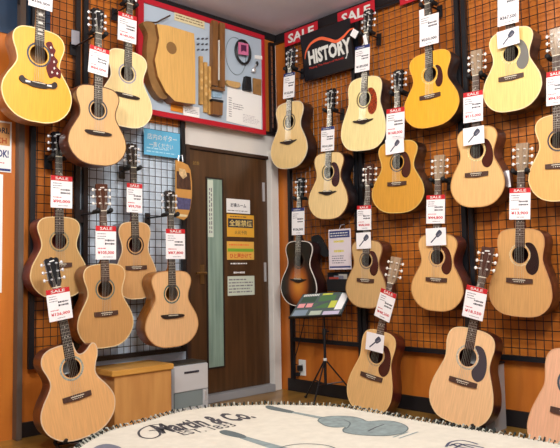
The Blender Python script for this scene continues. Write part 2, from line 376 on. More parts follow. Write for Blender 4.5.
def guitar(label, w, B, H, Ty, yb, xL, xR, o0, o1=None, shape='om', top=(220, 180, 120), side=(110, 50, 30), head='black',
           guard=None, guard_m=None, bridge='rect', binding=(235, 225, 200), cut=False, rosette=(60, 70, 80), hangs=True,
           depth=.115, burst=False, pegs=None, group=None, hanger_label=None, inlay='dot', paper=False, hl=.165, hole=.70):
    o1 = o0 if o1 is None else o1
    o0, o1 = max(o0, .185), max(o1, .175)
    fr, T = axis_frame(w, B, H, o0, o1, 0.0 if hangs else math.radians(4))
    if not hangs: depth = .125
    t = (B[1] - Ty) / (B[1] - H[1]); L = fr.hit(B[0] + (H[0] - B[0]) * t, Ty)[1]
    ax = B[0] + (H[0] - B[0]) * (B[1] - yb) / (B[1] - H[1])
    W = fr.hit(xR, yb)[0] - fr.hit(xL, yb)[0]
    g = thing('acoustic_guitar', fr, label, 'guitar', group or 'acoustic guitars')
    g['category'] = 'guitar'
    k = L / .5
    loop = outline(shape, L, W, cut); n = len(loop)
    sm = darkwood(side)
    # sides and back
    bm = new_bm()
    f0 = [bm.verts.new((x, .002, z)) for x, z in loop]
    f1 = [bm.verts.new((x, depth - .006, z)) for x, z in loop]
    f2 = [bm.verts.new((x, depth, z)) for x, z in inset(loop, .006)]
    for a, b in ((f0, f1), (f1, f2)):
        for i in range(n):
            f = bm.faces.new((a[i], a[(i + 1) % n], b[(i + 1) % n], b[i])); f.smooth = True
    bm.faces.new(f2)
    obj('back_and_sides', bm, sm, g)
    # soundboard with a real hole
    hz = hole * L; hr = .049 * k
    bm = new_bm()
    ov = [bm.verts.new((x, 0, z)) for x, z in loop]; iv = [bm.verts.new((x, 0, z)) for x, z in circle(0, hz, hr, 32)]
    es = [bm.edges.new((a[i], a[(i + 1) % len(a)])) for a in (ov, iv) for i in range(len(a))]
    bmesh.ops.triangle_fill(bm, edges=es, use_beauty=True)
    ge = bmesh.ops.extrude_face_region(bm, geom=list(bm.faces))
    for v in [e for e in ge['geom'] if isinstance(e, bmesh.types.BMVert)]: v.co.y += .003
    topm = sunburst(.33 * L, L * 1.12, W * 1.0) if burst else spruce(top)
    obj('soundboard', bm, topm, g)
    bm = new_bm(); ring(bm, inset(loop, -.0012), inset(loop, .0042 if binding != top else .003), -.0012, .0045)
    bd = obj('binding', bm, mat('binding_%d_%d_%d' % binding, binding, .4), g)
    bm = new_bm(); ring(bm, circle(0, hz, hr * 1.34, 32), circle(0, hz, hr * 1.14, 32), -.0007, .0002)
    obj('rosette', bm, mat('rosette_%d_%d_%d' % rosette, rosette, .4, noise=.5, nscale=120), g)
    if paper:
        obj('maker_label', box(new_bm(), -.03, .03, depth - .008, depth - .007, hz - .04, hz + .03), PAPER, g)
    # pickguard
    if guard:
        pts = {'std': GUARD, 'small': GSMALL, 'big': GBIG}[guard]
        lp = smooth_loop([(x * hr, hz + z * hr) for x, z in pts], 4)
        gm = guard_m or mat('guard_dark', (58, 24, 20), .25, coat=.4)
        pg = obj('pickguard', plate(new_bm(), lp, -.0022, -.0002), gm, g)
        if guard == 'big':
            bm = new_bm()
            for q in ((1.3, 1.1), (1.45, .3), (1.7, -.4), (1.75, -1.1), (1.5, -1.6), (2.1, -1.6)):
                plate(bm, smooth_loop([(q[0] * hr, hz + q[1] * hr + .009), (q[0] * hr + .003, hz + q[1] * hr + .002), (q[0] * hr + .008, hz + q[1] * hr),
                      (q[0] * hr + .002, hz + q[1] * hr - .003), (q[0] * hr, hz + q[1] * hr - .008), (q[0] * hr - .006, hz + q[1] * hr)], 2), -.003, -.0022)
            obj('flower_engraving', bm, PEARL, pg)
            pg['label'] = 'red-brown scalloped pickguard with white flowers'
    # bridge
    bz = (.405 if hangs else .435) * L
    pts = {'rect': RECT, 'moustache': MOUST, 'wing': WING, 'jumbo': JMOUST}[bridge]
    lp = [(x * k, bz + z * k) for x, z in pts]
    if bridge != 'rect': lp = smooth_loop(lp, 3)
    bw = ROSEW if bridge == 'rect' else EBONY
    br = obj('bridge', plate(new_bm(), lp, -.009, 0), bw, g)
    obj('saddle', box(new_bm(), -.037, .037, -.0125, -.009, bz + .003, bz + .0065), IVORY, br)
    if bridge == 'jumbo':
        for s_ in (-1, 1): obj('pearl_inlay', box(new_bm(), s_ * .062 - .014, s_ * .062 + .014, -.0096, -.009, bz - .004, bz + .006), PEARL, br)
    for i in range(6):
        bm = new_bm(); blob(bm, (-.027 + i * .0108, -.010, bz - .006), .0028, .003, .0028, 8, 5); obj('bridge_pin', bm, IVORY if bridge == 'rect' else EBONY, br)
    # neck and fretboard
    zn = T - hl * min(k, 1.1)
    bm = new_bm(); rings = []
    for zz, hw, dp in ((L - .06, .027, .085), (L - .012, .0275, .075), (L + .02, .027, .03), (L + .06, .026, .022), (zn, .0215, .018)):
        yy0 = .0035 if zz < L else .0
        rings.append([bm.verts.new((-hw * math.cos(PI * i / 8), yy0 + dp * math.sin(PI * i / 8), zz)) for i in range(9)])
    rings = rings[1:]
    for A, Bq in zip(rings, rings[1:]):
        for i in range(8):
            f = bm.faces.new((A[i], A[i + 1], Bq[i + 1], Bq[i])); f.smooth = True
        bm.faces.new((A[0], Bq[0], Bq[8], A[8]))
    bm.faces.new(rings[0]); bm.faces.new(rings[-1][::-1])
    # keep heel outside the body
    obj('neck', bm, darkwood(side if sum(side) < 420 else (150, 90, 50)), g)
    zf = hz + hr * .92
    bm = new_bm(); v = []
    for yv in (-.0065, -.0002):
        v.append([bm.verts.new(p) for p in ((-.0275, yv, zf), (.0275, yv, zf), (.0215, yv, zn), (-.0215, yv, zn))])
    bm.faces.new(v[0]); bm.faces.new(v[1][::-1])
    for i in range(4): bm.faces.new((v[0][i], v[1][i], v[1][(i + 1) % 4], v[0][(i + 1) % 4]))
    fb = obj('fretboard', bm, EBONY if head == 'black' else ROSEW, g)
    S = (zn - L) / (1 - 2 ** (-14 / 12))
    for q in range(1, 21):
        zq = zn - S * (1 - 2 ** (-q / 12))
        if zq < zf + .004: break
        hw = .0215 + .006 * (zn - zq) / (zn - zf)
        obj('fret', box(new_bm(), -hw, hw, -.0078, -.0065, zq - .0012, zq + .0012), FRETM, fb)
        if q in (3, 5, 7, 9, 12, 15, 17):
            zi = zn - S * (1 - 2 ** (-(q - .5) / 12))
            if inlay == 'crown': obj('inlay', plate(new_bm(), [(-.012, zi - .006), (.012, zi - .006), (.016, zi + .002), (0, zi + .008), (-.016, zi + .002)], -.0071, -.0064), PEARL, fb)
            else:
                for xx in ((0,) if q != 12 else (-.009, .009)): obj('inlay_dot', plate(new_bm(), circle(xx, zi, .0032, 10), -.0071, -.0064), PEARL, fb)
    obj('nut', box(new_bm(), -.0218, .0218, -.009, .004, zn, zn + .005), IVORY, g)
    # headstock
    zt = T; hh = zt - zn
    if head == 'natural': hm = darkwood((158, 134, 108)); hpts = [(-.024, 0), (.024, 0), (.033, .18), (.0365, .97), (.034, 1), (-.034, 1), (-.0365, .97), (-.033, .18)]
    elif head == 'dark': hm = darkwood((72, 40, 28)); hpts = [(-.024, 0), (.024, 0), (.033, .18), (.037, .97), (.034, 1), (-.034, 1), (-.037, .97), (-.033, .18)]
    else: hm = mat('gloss_black', (20, 18, 20), .2, coat=.5); hpts = [(-.024, 0), (.024, 0), (.034, .16), (.036, .55), (.040, .9), (.028, .97), (.012, .955), (0, 1), (-.012, .955), (-.028, .97), (-.040, .9), (-.036, .55), (-.034, .16)]
    hs = obj('headstock', plate(new_bm(), [(x, zn + .0055 + z * (hh - .0055)) for x, z in hpts], 0, .016), hm, g)
    pm = pegs or (mat('pale_nickel', (238, 234, 226), .35, metal=.25) if head != 'black' else CHROME)
    for s_ in (-1, 1):
        for i in range(3):
            zp = zn + hh * (.28 + .25 * i)
            bm = new_bm(); tube(bm, [(s_ * .020, 0, zp), (s_ * .020, -.009, zp)], .0055, 10); tube(bm, [(s_ * .020, -.009, zp), (s_ * .020, -.018, zp)], .0032, 8)
            tube(bm, [(s_ * .036, .009, zp), (s_ * .048, .009, zp)], .003, 6); blob(bm, (s_ * .055, .009, zp), .0085, .005, .0105, 10, 6)
            obj('tuning_peg', bm, pm, hs)
    if head != 'natural':
        obj('head_inlay', plate(new_bm(), [(-.014, zn + hh * .84), (.014, zn + hh * .86), (.014, zn + hh * .9), (-.014, zn + hh * .88)], -.0006, 0), PEARL, hs)
    for i in range(6):
        xb = -.027 + i * .0108; xn = -.0175 + i * .007
        bm = new_bm(); tube(bm, [(xb, -.0128, bz + .005), (xn, -.0095, zn + .002), ((-.020 if i < 3 else .020), -.012, zn + hh * (.28 + .25 * (i if i < 3 else 5 - i)))], .00055 if i > 2 else .0008, 4, False)
        obj('string', bm, STEEL, g)
    # wall hanger that grips the neck just under the headstock
    if hangs:
        zh = zn - .004; yo = (fr.mat().inverted() @ (fr.o)).y
        oN = fr.o + fr.z * zh
        d_wall = (YW - oN.y) if w == 'L' else (XW - oN.x)
        hf = Frame(oN, fr.x, fr.y, fr.z)
        h = thing('guitar_hanger', hf, hanger_label or 'black wall hanger holding the ' + ' '.join(label.split()[:11]), 'hanger', 'guitar hangers')
        yw = d_wall - .042
        bm = new_bm(); tube(bm, [(0, .028, 0), (0, yw, .0)], .006, 8); box(bm, -.022, .022, yw - .004, yw, -.05, .035, .002); obj('bracket', bm, IRON, h)
        bm = new_bm(); tube(bm, [(-.042, .024, 0), (.042, .024, 0)], .007, 8); obj('yoke', bm, IRON, h)
        for s_ in (-1, 1):
            bm = new_bm(); tube(bm, [(s_ * .042, .030, 0), (s_ * .042, -.008, .003), (s_ * .042, -.022, .008)], .0125, 10); blob(bm, (s_ * .042, -.022, .008), .015, .012, .015); obj('padded_arm', bm, RUBBER, h)
    if not hangs: STANDING.append((g, fr, dict(L=L)))
    DEBUG and print('GUITAR %-40s L=%.3f W=%.3f neck=%.3f head=%.3f z0=%.2f k=%.2f' % (label[:40], L, W, zn - L, hh, fr.o.z, k))
    return g, fr, dict(L=L, W=W, zn=zn, T=T)
STANDING = []

TORT = mat('tortoise', (190, 70, 30), .3, noise=1, nscale=95, two=(20, 8, 8), coat=.3)
GREYG = mat('grey_guard', (120, 118, 112), .08, coat=1)
BRN = mat('guard_brown', (64, 26, 22), .25, coat=.4)
BLG = mat('guard_black', (34, 26, 28), .2, coat=.5)
G = guitar
G('large honey-yellow jumbo guitar with flowered red pickguard, top left corner', 'L', (37, 122), (42, -48), 29, 88, .5, 71, .31, .31, 'jumbo', (232, 170, 58), (168, 120, 72), 'black', 'big', mat('guard_red', (92, 22, 20), .3, coat=.3), 'jumbo', (245, 220, 160), inlay='crown', hole=.72, pegs=GOLD)
G('tan guitar with black wing bridge hung between the yellow jumbo and the pale cream one', 'L', (98, 165.5), (98, 8), 86, 144, 69, 127.5, .36, .36, 'om', (214, 172, 118), (92, 48, 30), 'black', None, None, 'wing', (90, 60, 40))
G('pale cream guitar hung against the red display board', 'L', (126, 127), (130, -20), 51, 108, 100, 153, .23, .23, 'om', (236, 210, 150), (70, 38, 28), 'black', None, None, 'wing', (245, 230, 190), cut=False, rosette=(150, 150, 160))
G('amber-topped guitar with reddish mahogany sides beside the brown post', 'L', (60, 298), (58, 131), 217, 273, 32, 89, .15, .14, 'om', (190, 148, 92), (110, 34, 26), 'black', None, None, 'rect', (225, 200, 150), rosette=(130, 124, 96))
G('small-bodied tan guitar hung on the pale wall under the blue notice', 'L', (137, 299), (132, 143), 222, 280, 116, 158.5, .14, .13, 'om', (200, 152, 98), (84, 30, 26), 'black', None, None, 'rect', (226, 200, 160), rosette=(70, 50, 40))
G('golden brown guitar hung low between two others over the wooden box', 'L', (107, 347.5), (102, 184), 264, 323, 79, 135, .31, .31, 'om', (192, 144, 88), (120, 66, 30), 'dark', None, None, 'rect', (220, 196, 150), rosette=(100, 110, 100))
G('light peach-topped guitar with gold-brown sides hung next to the door', 'L', (173, 347), (170, 190), 271, 322, 150.5, 203, .31, .31, 'om', (222, 176, 124), (150, 92, 34), 'black', None, None, 'wing', (190, 140, 90), rosette=(60, 96, 90))
G('glossy cutaway jumbo guitar standing on the floor at the left', 'L', (84.5, 437.5), (51, 257), 344, 400, 38, 116, .49, .41, 'jumbo', (222, 170, 110), (80, 32, 24), 'black', None, None, 'rect', (214, 190, 160), cut=True, rosette=(150, 160, 150), hangs=False, paper=True, hole=.74, depth=.115)
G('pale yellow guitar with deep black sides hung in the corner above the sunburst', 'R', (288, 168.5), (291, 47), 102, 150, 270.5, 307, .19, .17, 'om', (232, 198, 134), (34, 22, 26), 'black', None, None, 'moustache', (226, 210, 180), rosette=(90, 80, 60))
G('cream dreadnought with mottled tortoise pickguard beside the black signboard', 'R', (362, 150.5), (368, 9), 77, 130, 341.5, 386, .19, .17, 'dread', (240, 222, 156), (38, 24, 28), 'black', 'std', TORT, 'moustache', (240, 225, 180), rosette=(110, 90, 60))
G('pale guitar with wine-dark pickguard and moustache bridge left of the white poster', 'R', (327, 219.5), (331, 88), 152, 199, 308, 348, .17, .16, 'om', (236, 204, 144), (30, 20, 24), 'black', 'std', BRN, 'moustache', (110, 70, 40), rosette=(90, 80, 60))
G('sunburst guitar with dark edges hung above the music stand', 'R', (298, 306), (300, 177), 241, 286, 281, 317, .17, .16, 'om', (200, 120, 40), (44, 20, 20), 'black', None, None, 'moustache', (232, 224, 214), burst=True, rosette=(50, 36, 28))
G('small amber guitar with brown pickguard in the middle of the right wall', 'R', (397, 213), (398, 69), 141, 190, 371.5, 423.5, .17, .16, 'om', (208, 150, 56), (44, 26, 24), 'black', 'std', BRN, 'rect', (216, 180, 100), rosette=(60, 50, 40))
G('bright orange-yellow guitar with two-lobed dark pickguard, top centre right', 'R', (431, 127), (427.5, -20), 52, 104, 403, 458.5, .19, .17, 'om', (236, 172, 48), (50, 28, 24), 'black', 'small', BRN, 'rect', (230, 170, 70), rosette=(230, 190, 100))
G('dull tan guitar hung right of the white poster', 'R', (365, 308), (369, 164), 240, 289, 346, 387, .16, .15, 'om', (204, 166, 112), (80, 34, 26), 'dark', 'std', BRN, 'rect', (150, 110, 70), rosette=(120, 100, 80))
G('honey tan guitar with brown pickguard hung on the middle rack', 'R', (436, 311), (439, 155), 234, 290, 409.5, 461.5, .17, .16, 'om', (224, 176, 112), (96, 38, 26), 'natural', 'std', BRN, 'rect', (190, 140, 86), rosette=(190, 150, 110))
G('peach guitar with brown pickguard hung below the glossy pale yellow one', 'R', (477, 207), (476, 50), 127, 186, 450.5, 504.5, .19, .17, 'om', (228, 184, 122), (90, 36, 26), 'natural', 'std', BRN, 'rect', (200, 150, 90), rosette=(230, 200, 140))
G('glossy pale yellow guitar with shiny grey pickguard at upper right', 'R', (512, 111), (508.5, -56), 29, 84, 482.5, 541.5, .19, .17, 'om', (240, 206, 128), (52, 28, 24), 'natural', 'std', GREYG, 'rect', (240, 220, 170), rosette=(236, 206, 140))
G('honey guitar cut off by the right edge of the picture, upper one', 'R', (560, 201), (556, 28), 114, 172, 527, 591, .18, .17, 'om', (226, 176, 104), (90, 36, 26), 'natural', 'std', BRN, 'rect', (236, 206, 150), rosette=(60, 56, 66))
G('large tan dreadnought with black pickguard hung at the right', 'R', (519, 316.5), (522, 143), 228.5, 292, 488.5, 551.5, .17, .16, 'dread', (208, 158, 98), (74, 22, 22), 'natural', 'std', BLG, 'rect', (200, 150, 100), rosette=(210, 184, 140))
G('tilted tan dreadnought with reddish sides standing near the music stand', 'R', (364.5, 412.5), (396, 257), 331, 390, 344.5, 391, .36, .22, 'dread', (218, 174, 114), (96, 30, 24), 'natural', 'std', BRN, 'rect', (226, 190, 130), hangs=False, rosette=(180, 150, 110))
G('tilted light dreadnought with grey-black pickguard standing by the grey bin', 'R', (455.5, 423.5), (488, 247), 329, 396, 426.5, 492.5, .40, .26, 'dread', (232, 188, 138), (70, 22, 24), 'dark', 'std', mat('guard_slate', (66, 60, 66), .15, coat=.6), 'rect', (226, 196, 150), hangs=False, rosette=(190, 180, 160), paper=True)
G('pinkish dreadnought cut off at the bottom right corner', 'R', (562, 463), (588, 262), 350, 432, 524, 606, .55, .40, 'dread', (224, 172, 136), (110, 60, 44), 'natural', 'std', BRN, 'rect', (210, 160, 120), hangs=False)

# ------------------------------------------------------------------ price tags
def price_tag(w, top, bot, wpx, off, label, style='sale', price='¥90,000', lines=5):
    """top/bot: middle of the tag's upper and lower edge in the picture; the tag hangs off the neck on a cord"""
    fr, H = axis_frame(w, bot, top, off, off)
    mx, my = (top[0] + bot[0]) / 2, (top[1] + bot[1]) / 2
    W = fr.hit(mx + wpx / 2, my)[0] - fr.hit(mx - wpx / 2, my)[0]
    r = thing('price_tag', fr, label, 'price tag', 'price tags hanging from the guitar necks')
    h = W / 2
    obj('card', box(new_bm(), -h, h, 0, .0015, 0, H), TAGP, r)
    zt = H
    if style == 'sale':
        zt = H * .84
        obj('header_band', box(new_bm(), -h, h, -.0006, -.0001, H * .845, H), RED, r)
        text('header_lettering', 'SALE', W * .6, 0, H * .922, -.0009, PEARL, r, height=H * .085, bold=.02)
    elif style == 'navy':
        zt = H * .86; obj('header_band', box(new_bm(), -h, h, -.0006, -.0001, H * .88, H), NAVY, r)
        print_lines(r, -h * .7, h * .7, H * .9, H * .97, -.0009, 1, PEARL, 'header_print')
    print_lines(r, -h * .82, h * .1, zt - H * .26, zt - H * .04, -.0003, 3, INKG, hfrac=.4)
    print_lines(r, -h * .1, h * .85, zt - H * .42, zt - H * .22, -.0003, 2, INK, 'model_print', hfrac=.6, ragged=.1)
    if style == 'sale':
        print_lines(r, -h * .8, h * .1, zt - H * .54, zt - H * .48, -.0003, 1, REDINK, 'red_print', hfrac=.5)
    text('price_lettering', price, W * .8, 0, H * .2, -.0003, REDINK if style == 'sale' else INK, r, height=H * .11, bold=.03)
    print_lines(r, -h * .3, h * .7, H * .05, H * .1, -.0003, 1, INKG, 'foot_print')
    bm = new_bm(); tube(bm, [(-.004, .001, H - .004), (-.002, .012, H + .02), (.002, .012, H + .02), (.004, .001, H - .004)], .0008, 4)
    obj('cord', bm, IVORY, r)
    return r
PT = price_tag
PT('L', (41.5, -20), (40.5, 8.5), 24, .335, 'white tag on the yellow jumbo in the top left corner', 'plain', '¥398,000')
PT('L', (100, 47.5), (97.8, 74.5), 20, .38, 'red-headed price tag on the tan guitar beside the yellow jumbo', price='¥84,000')
PT('L', (127.7, 14), (127, 42), 18.6, .25, 'red-headed price tag on the pale cream guitar by the display board', price='¥140,000')
PT('L', (61.8, 176), (61.6, 208), 21.5, .20, 'red-headed price tag reading 90,000 yen beside the brown post', price='¥90,000')
PT('L', (134.6, 183.5), (134.5, 212.5), 15.5, .20, 'narrow red-headed price tag under the blue notice', price='¥99,750')
PT('L', (106, 226), (106, 259.5), 20.5, .33, 'red-headed price tag reading 105,000 yen between two hung guitars', price='¥105,000')
PT('L', (175.5, 229), (175.7, 259), 19, .33, 'red-headed price tag reading 87,800 yen next to the door', price='¥87,800')
PT('L', (57.5, 288.5), (61.5, 320), 24, .475, 'crooked red-headed price tag on the standing cutaway guitar', price='¥126,000')
PT('R', (289.3, 73), (288.5, 98), 11, .215, 'narrow blue-headed price tag in the corner under the black signboard', 'navy', '¥152,000')
PT('R', (362.5, 45.5), (362, 71.5), 14.5, .215, 'white price tag over the signboard edge on the cream dreadnought', 'navy', '¥189,000')
PT('R', (327.8, 127), (327.3, 151), 13, .205, 'blue-headed price tag above the wine-dark pickguard guitar', 'navy', '¥141,000')
PT('R', (298, 208), (298, 235), 12.5, .205, 'blue-headed price tag on the sunburst guitar', 'navy', '¥136,000')
PT('R', (429, 15), (429, 45), 19, .215, 'plain white price tag on the bright orange-yellow guitar', 'plain', '¥250,000')
PT('R', (508, -12), (508, 24.5), 21, .215, 'white tag at the top edge above the glossy grey-guard guitar', 'plain', '¥367,500')
PT('R', (395.5, 108), (395, 139), 18, .205, 'red-headed price tag between the cream and orange-yellow guitars', price='¥168,000')
PT('R', (364, 205.5), (364, 230), 14, .20, 'red-headed price tag right of the white poster', price='¥68,000')
PT('R', (435.7, 195), (435.3, 223.5), 18.5, .205, 'red-headed price tag reading 44,800 yen on the middle rack', price='¥44,800')
PT('R', (473, 91.5), (473, 122), 19.5, .215, 'red-headed price tag beside the orange-yellow guitar', price='¥115,000')
PT('R', (555.5, 71), (555.5, 105), 18.5, .205, 'red-headed price tag cut off by the right edge', price='¥94,500')
PT('R', (520, 188), (519.5, 219.5), 21, .205, 'red-headed price tag reading 13,900 yen on the large hung dreadnought', price='¥13,900')
PT('R', (389, 291), (381.5, 319), 17, .315, 'slanted red-headed price tag reading 48,200 yen on the reddish-sided standing guitar', price='¥48,200')
PT('R', (477.2, 287), (472, 318.5), 21.5, .375, 'slanted red-headed price tag reading 18,550 yen by the grey bin', price='¥18,550')

def icon_card(w, TL, TR, BL, BR, off, label):
    top = ((TL[0] + TR[0]) / 2, (TL[1] + TR[1]) / 2); bot = ((BL[0] + BR[0]) / 2, (BL[1] + BR[1]) / 2)
    fr, H = axis_frame(w, bot, top, off, off)
    W = fr.hit((TR[0] + BR[0]) / 2, (TR[1] + BR[1]) / 2)[0] - fr.hit((TL[0] + BL[0]) / 2, (TL[1] + BL[1]) / 2)[0]
    r = thing('picture_card', fr, label, 'card', 'white cards with a dark tool picture')
    obj('card', box(new_bm(), -W / 2, W / 2, 0, .0015, 0, H), TAGP, r)
    a = math.radians(42); c, s = math.cos(a), math.sin(a); S = min(W, H)
    def R(p): return (p[0] * c * S - p[1] * s * S + .02 * S, p[0] * s * S + p[1] * c * S + H * .5)
    bm = new_bm(); plate(bm, [R(p) for p in ((-.5, -.02), (-.46, -.045), (.06, -.035), (.06, .035), (-.46, .03))], -.0006, -.0001)
    plate(bm, [R(p) for p in smooth_loop([(.05, -.10), (.30, -.15), (.42, -.12), (.46, .0), (.42, .13), (.28, .15), (.06, .10)], 3)], -.0006, -.0001)
    obj('tool_picture', bm, mat('tool_print', (66, 70, 86), .6), r)
    bm = new_bm(); plate(bm, [R(p) for p in ((.12, -.07), (.34, -.09), (.36, -.02), (.12, .0))], -.0009, -.0006); obj('picture_highlight', bm, INKG, r)
    return r
icon_card('R', (356, 232.5), (370.5, 232.5), (356.5, 249), (371, 248.5), .20, 'small card with a dark tool picture right of the white poster')
icon_card('R', (425.5, 228), (445.5, 228), (426, 246), (446, 245), .205, 'card with a dark tool picture on the middle rack guitar with natural headstock')
icon_card('R', (462.5, 127.5), (484, 126.5), (463.5, 145), (484, 144), .215, 'card with a dark tool picture below the tag beside the orange-yellow guitar')
icon_card('R', (496, 32), (519, 26.5), (498, 48.5), (519, 43.5), .215, 'slightly tilted card with a dark tool picture over the grey-guard guitar')
icon_card('R', (385, 139), (403.5, 137.5), (385.5, 154), (404, 153), .205, 'card with a dark tool picture on the small amber guitar')
icon_card('R', (366, 334), (385, 333), (365.5, 350.5), (382.5, 352), .36, 'card with a dark tool picture on the standing reddish-sided dreadnought')
for TL, TR, BL, BR, off, lb in (((501.5, 171), (509, 171), (504, 188), (510.5, 187), .14, 'small blank white slip behind the peach guitar'),
                                ((362.5, 35), (366, 35), (363, 47), (371, 47), .19, 'small white slip above the tag of the cream dreadnought'),
                                ((419, 9.5), (424, 9.5), (420, 23), (424, 23), .195, 'small white slip beside the plain white price tag at the top'),
                                ((353, 29), (359, 31), (350, 36), (355, 38), .16, 'tilted white slip at the corner of the black signboard')):
    top = ((TL[0] + TR[0]) / 2, (TL[1] + TR[1]) / 2); bot = ((BL[0] + BR[0]) / 2, (BL[1] + BR[1]) / 2)
    fr, H = axis_frame('R', bot, top, off, off); W = fr.hit(TR[0], TR[1])[0] - fr.hit(TL[0], TL[1])[0]
    tag(obj('paper_slip', box(new_bm(), -W / 2, W / 2, 0, .001, 0, H), TAGP), lb, 'paper slip').matrix_world = fr.mat()

# ------------------------------------------------------------------ SALE banners along the ceiling
for i, (xa, xb, lb) in enumerate(((284.5, 317.5, 'red SALE banner in the room corner above the black signboard'), (338, 375, 'second red SALE banner from the corner, above the cream dreadnought'), (401, 452, 'red SALE banner cut off by the top edge of the picture'))):
    ya, yb = at_right(xa, 40, .05).y, at_right(xb, 20, .05).y
    fr = Frame((XW - .05, ya, CEIL - .15), (0, -1, 0), (1, 0, 0), (0, 0, 1)); W = ya - yb
    r = thing('sale_banner', fr, lb, 'banner', 'red sale banners')
    obj('cloth', box(new_bm(), 0, W, 0, .002, 0.01, .125), mat('banner_red', (190, 22, 40), .6), r)
    text('lettering', 'SALE', W * .78, W * .5, .066, -.0006, PEARL, r, height=.075, bold=.03)

# ------------------------------------------------------------------ black signboard
fr = wall_frame('R', 330, 76.5, .09, 0, math.radians(8))
x0, z0 = fr.hit(305, 82); x1, _ = fr.hit(354.5, 71); z1 = fr.hit(299.5, 36)[1]
r = thing('guitar_brand_signboard', fr, 'black signboard with white HISTORY lettering and an orange curve', 'sign')
r.name = 'signboard'
obj('board', box(new_bm(), x0, x1, 0, .02, z0, z1, .002), mat('sign_black', (20, 20, 26), .35), r)
W = x1 - x0; Hh = z1 - z0; mx = (x0 + x1) / 2
hb = fr.hit(318, 60); he = fr.hit(354, 48)
lt = text('lettering', 'HISTORY', W * .86, mx + W * .06, z0 + Hh * .47, -.0006, PEARL, r, height=Hh * .31, bold=.045)
hgt = []
bm = new_bm(); plate(bm, [(mx + W * .40, z0 + Hh * .37), (mx + W * .43, z0 + Hh * .36), (mx + W * .38, z0 + Hh * .22), (mx + W * .35, z0 + Hh * .23), (mx + W * .385, z0 + Hh * .27)], -.001, -.0002)
obj('letter_tail', bm, PEARL, r)
text('slogan_lettering', 'Playing The Heart of Melody', W * .70, mx - W * .02, z0 + Hh * .25, -.0006, mat('slogan_red', (214, 60, 44), .6), r, height=Hh * .055)
cp_ = [fr.hit(*p, -.001) for p in ((305, 59), (306, 52), (311, 43.5), (320, 38.5), (328, 39.5), (336, 41.5), (343, 37), (349, 30.5), (354, 28))]
sp_ = smooth_loop(cp_, 6, False)
bm = new_bm(); nn = len(sp_); up, dn = [], []
for i, p in enumerate(sp_):
    a = Vector(sp_[max(i - 1, 0)]); b = Vector(sp_[min(i + 1, nn - 1)]); t_ = (b - a).normalized(); wd = .003 + .0085 * math.sin(PI * i / (nn - 1))
    up.append((p[0] - t_.y * wd, p[1] + t_.x * wd)); dn.append((p[0] + t_.y * wd, p[1] - t_.x * wd))
plate(bm, dn + up[::-1], -.001, -.0002); obj('orange_curve', bm, mat('sign_orange', (236, 104, 62), .6), r)
obj('bracket', box(new_bm(), mx - .06, mx + .06, 0.0205, .035, z0 + .02, z0 + .04), IRON, r)

# ------------------------------------------------------------------ framed display of guitar-making parts
FB = mat('board_red', (182, 18, 38), .5); BK = mat('board_backing', (176, 190, 204), .7)
bx0, bx1 = at_left(137.5, 60, .085).x, at_left(264.5, 90, .085).x
bz0, bz1 = at_left(262, 134.5, .085).z, CEIL - .065
fr = Frame((bx0, YW - .085, bz0), (1, 0, 0), (0, 1, 0), (0, 0, 1)); W = bx1 - bx0; Hh = bz1 - bz0
r = thing('display_board', fr, 'red-framed pale display board of guitar-making parts above the door', 'display board')
obj('backing', box(new_bm(), .046, W - .024, .004, .02, .036, Hh - .036), BK, r)
ring_o = [(0, 0), (W, 0), (W, Hh), (0, Hh)]; ring_i = [(.045, .035), (W - .023, .035), (W - .023, Hh - .035), (.045, Hh - .035)]
obj('frame', ring(new_bm(), ring_o, ring_i, -.01, .021), FB, r)
BF = Frame((bx0, YW - .082, bz0), (1, 0, 0), (0, 1, 0), (0, 0, 1))
def bpt(px, py, y=0.0): return BF.hit(px, py, y)
def on_board(name, label, cat, px, py, group=None):
    x, z = bpt(px, py); f = Frame(BF.o + BF.x * x + BF.z * z, BF.x, BF.y, BF.z)
    return thing(name, f, label, cat, group), f
def fp(f, pts, y=0.0): return [f.hit(px, py, y) for px, py in pts]
def flat(name, f, pts, y0, y1, m, parent, sm=0):
    p = fp(f, pts, y0)
    if sm: p = smooth_loop(p, sm)
    return obj(name, plate(new_bm(), p, y0, y1), m, parent)
# half guitar body
t_, f = on_board('half_guitar_body', 'unfinished half of a guitar body with bent brown sides on the display board', 'guitar part', 178, 103)
face = [(157, 24), (168, 25.5), (194, 33.5), (195, 45), (195.5, 90), (195.5, 104), (186, 103), (175, 101), (166, 92), (158, 76), (155, 60), (158, 47), (159.5, 38)]
p_ = fp(f, face, -.10); TW = spruce((214, 168, 96))
obj('bent_side', plate(new_bm(), p_, -.096, -.001), mat('bent_side_wood', (128, 82, 40), .5, noise=.4, nscale=6, stretch=(1, 1, 4)), t_)
bm = new_bm(); hc = f.hit(171.5, 48, -.10); hl_ = circle(hc[0], hc[1], .042, 24)
ov = [bm.verts.new((x, -.1, z)) for x, z in p_]; bm.faces.new(ov)
ge = bmesh.ops.extrude_face_region(bm, geom=list(bm.faces))
for v in [e for e in ge['geom'] if isinstance(e, bmesh.types.BMVert)]: v.co.y += .003
obj('soundboard', bm, TW, t_)
obj('sound_hole', plate(new_bm(), hl_, -.1012, -.1002), mat('hole_brown', (132, 96, 52), .7), t_)
bm = new_bm(); q = [f.hit(*a, -.05) for a in ((147, 22), (156, 22.5), (161, 20), (170, 15.5))]
tube(bm, [(x, -.05, z) for x, z in smooth_loop(q, 5, False)], .006, 6); obj('bent_strip', bm, mat('strip_brown', (70, 50, 36), .5), t_)
flat('waist_wood', f, [(143, 22), (155, 24), (158, 40), (156, 58), (158, 76), (168, 96), (160, 98), (151, 84), (147, 66), (147, 46), (148, 34)], -.07, -.002, mat('waist_wood', (134, 98, 54), .5, noise=.3, nscale=8), t_, 3)
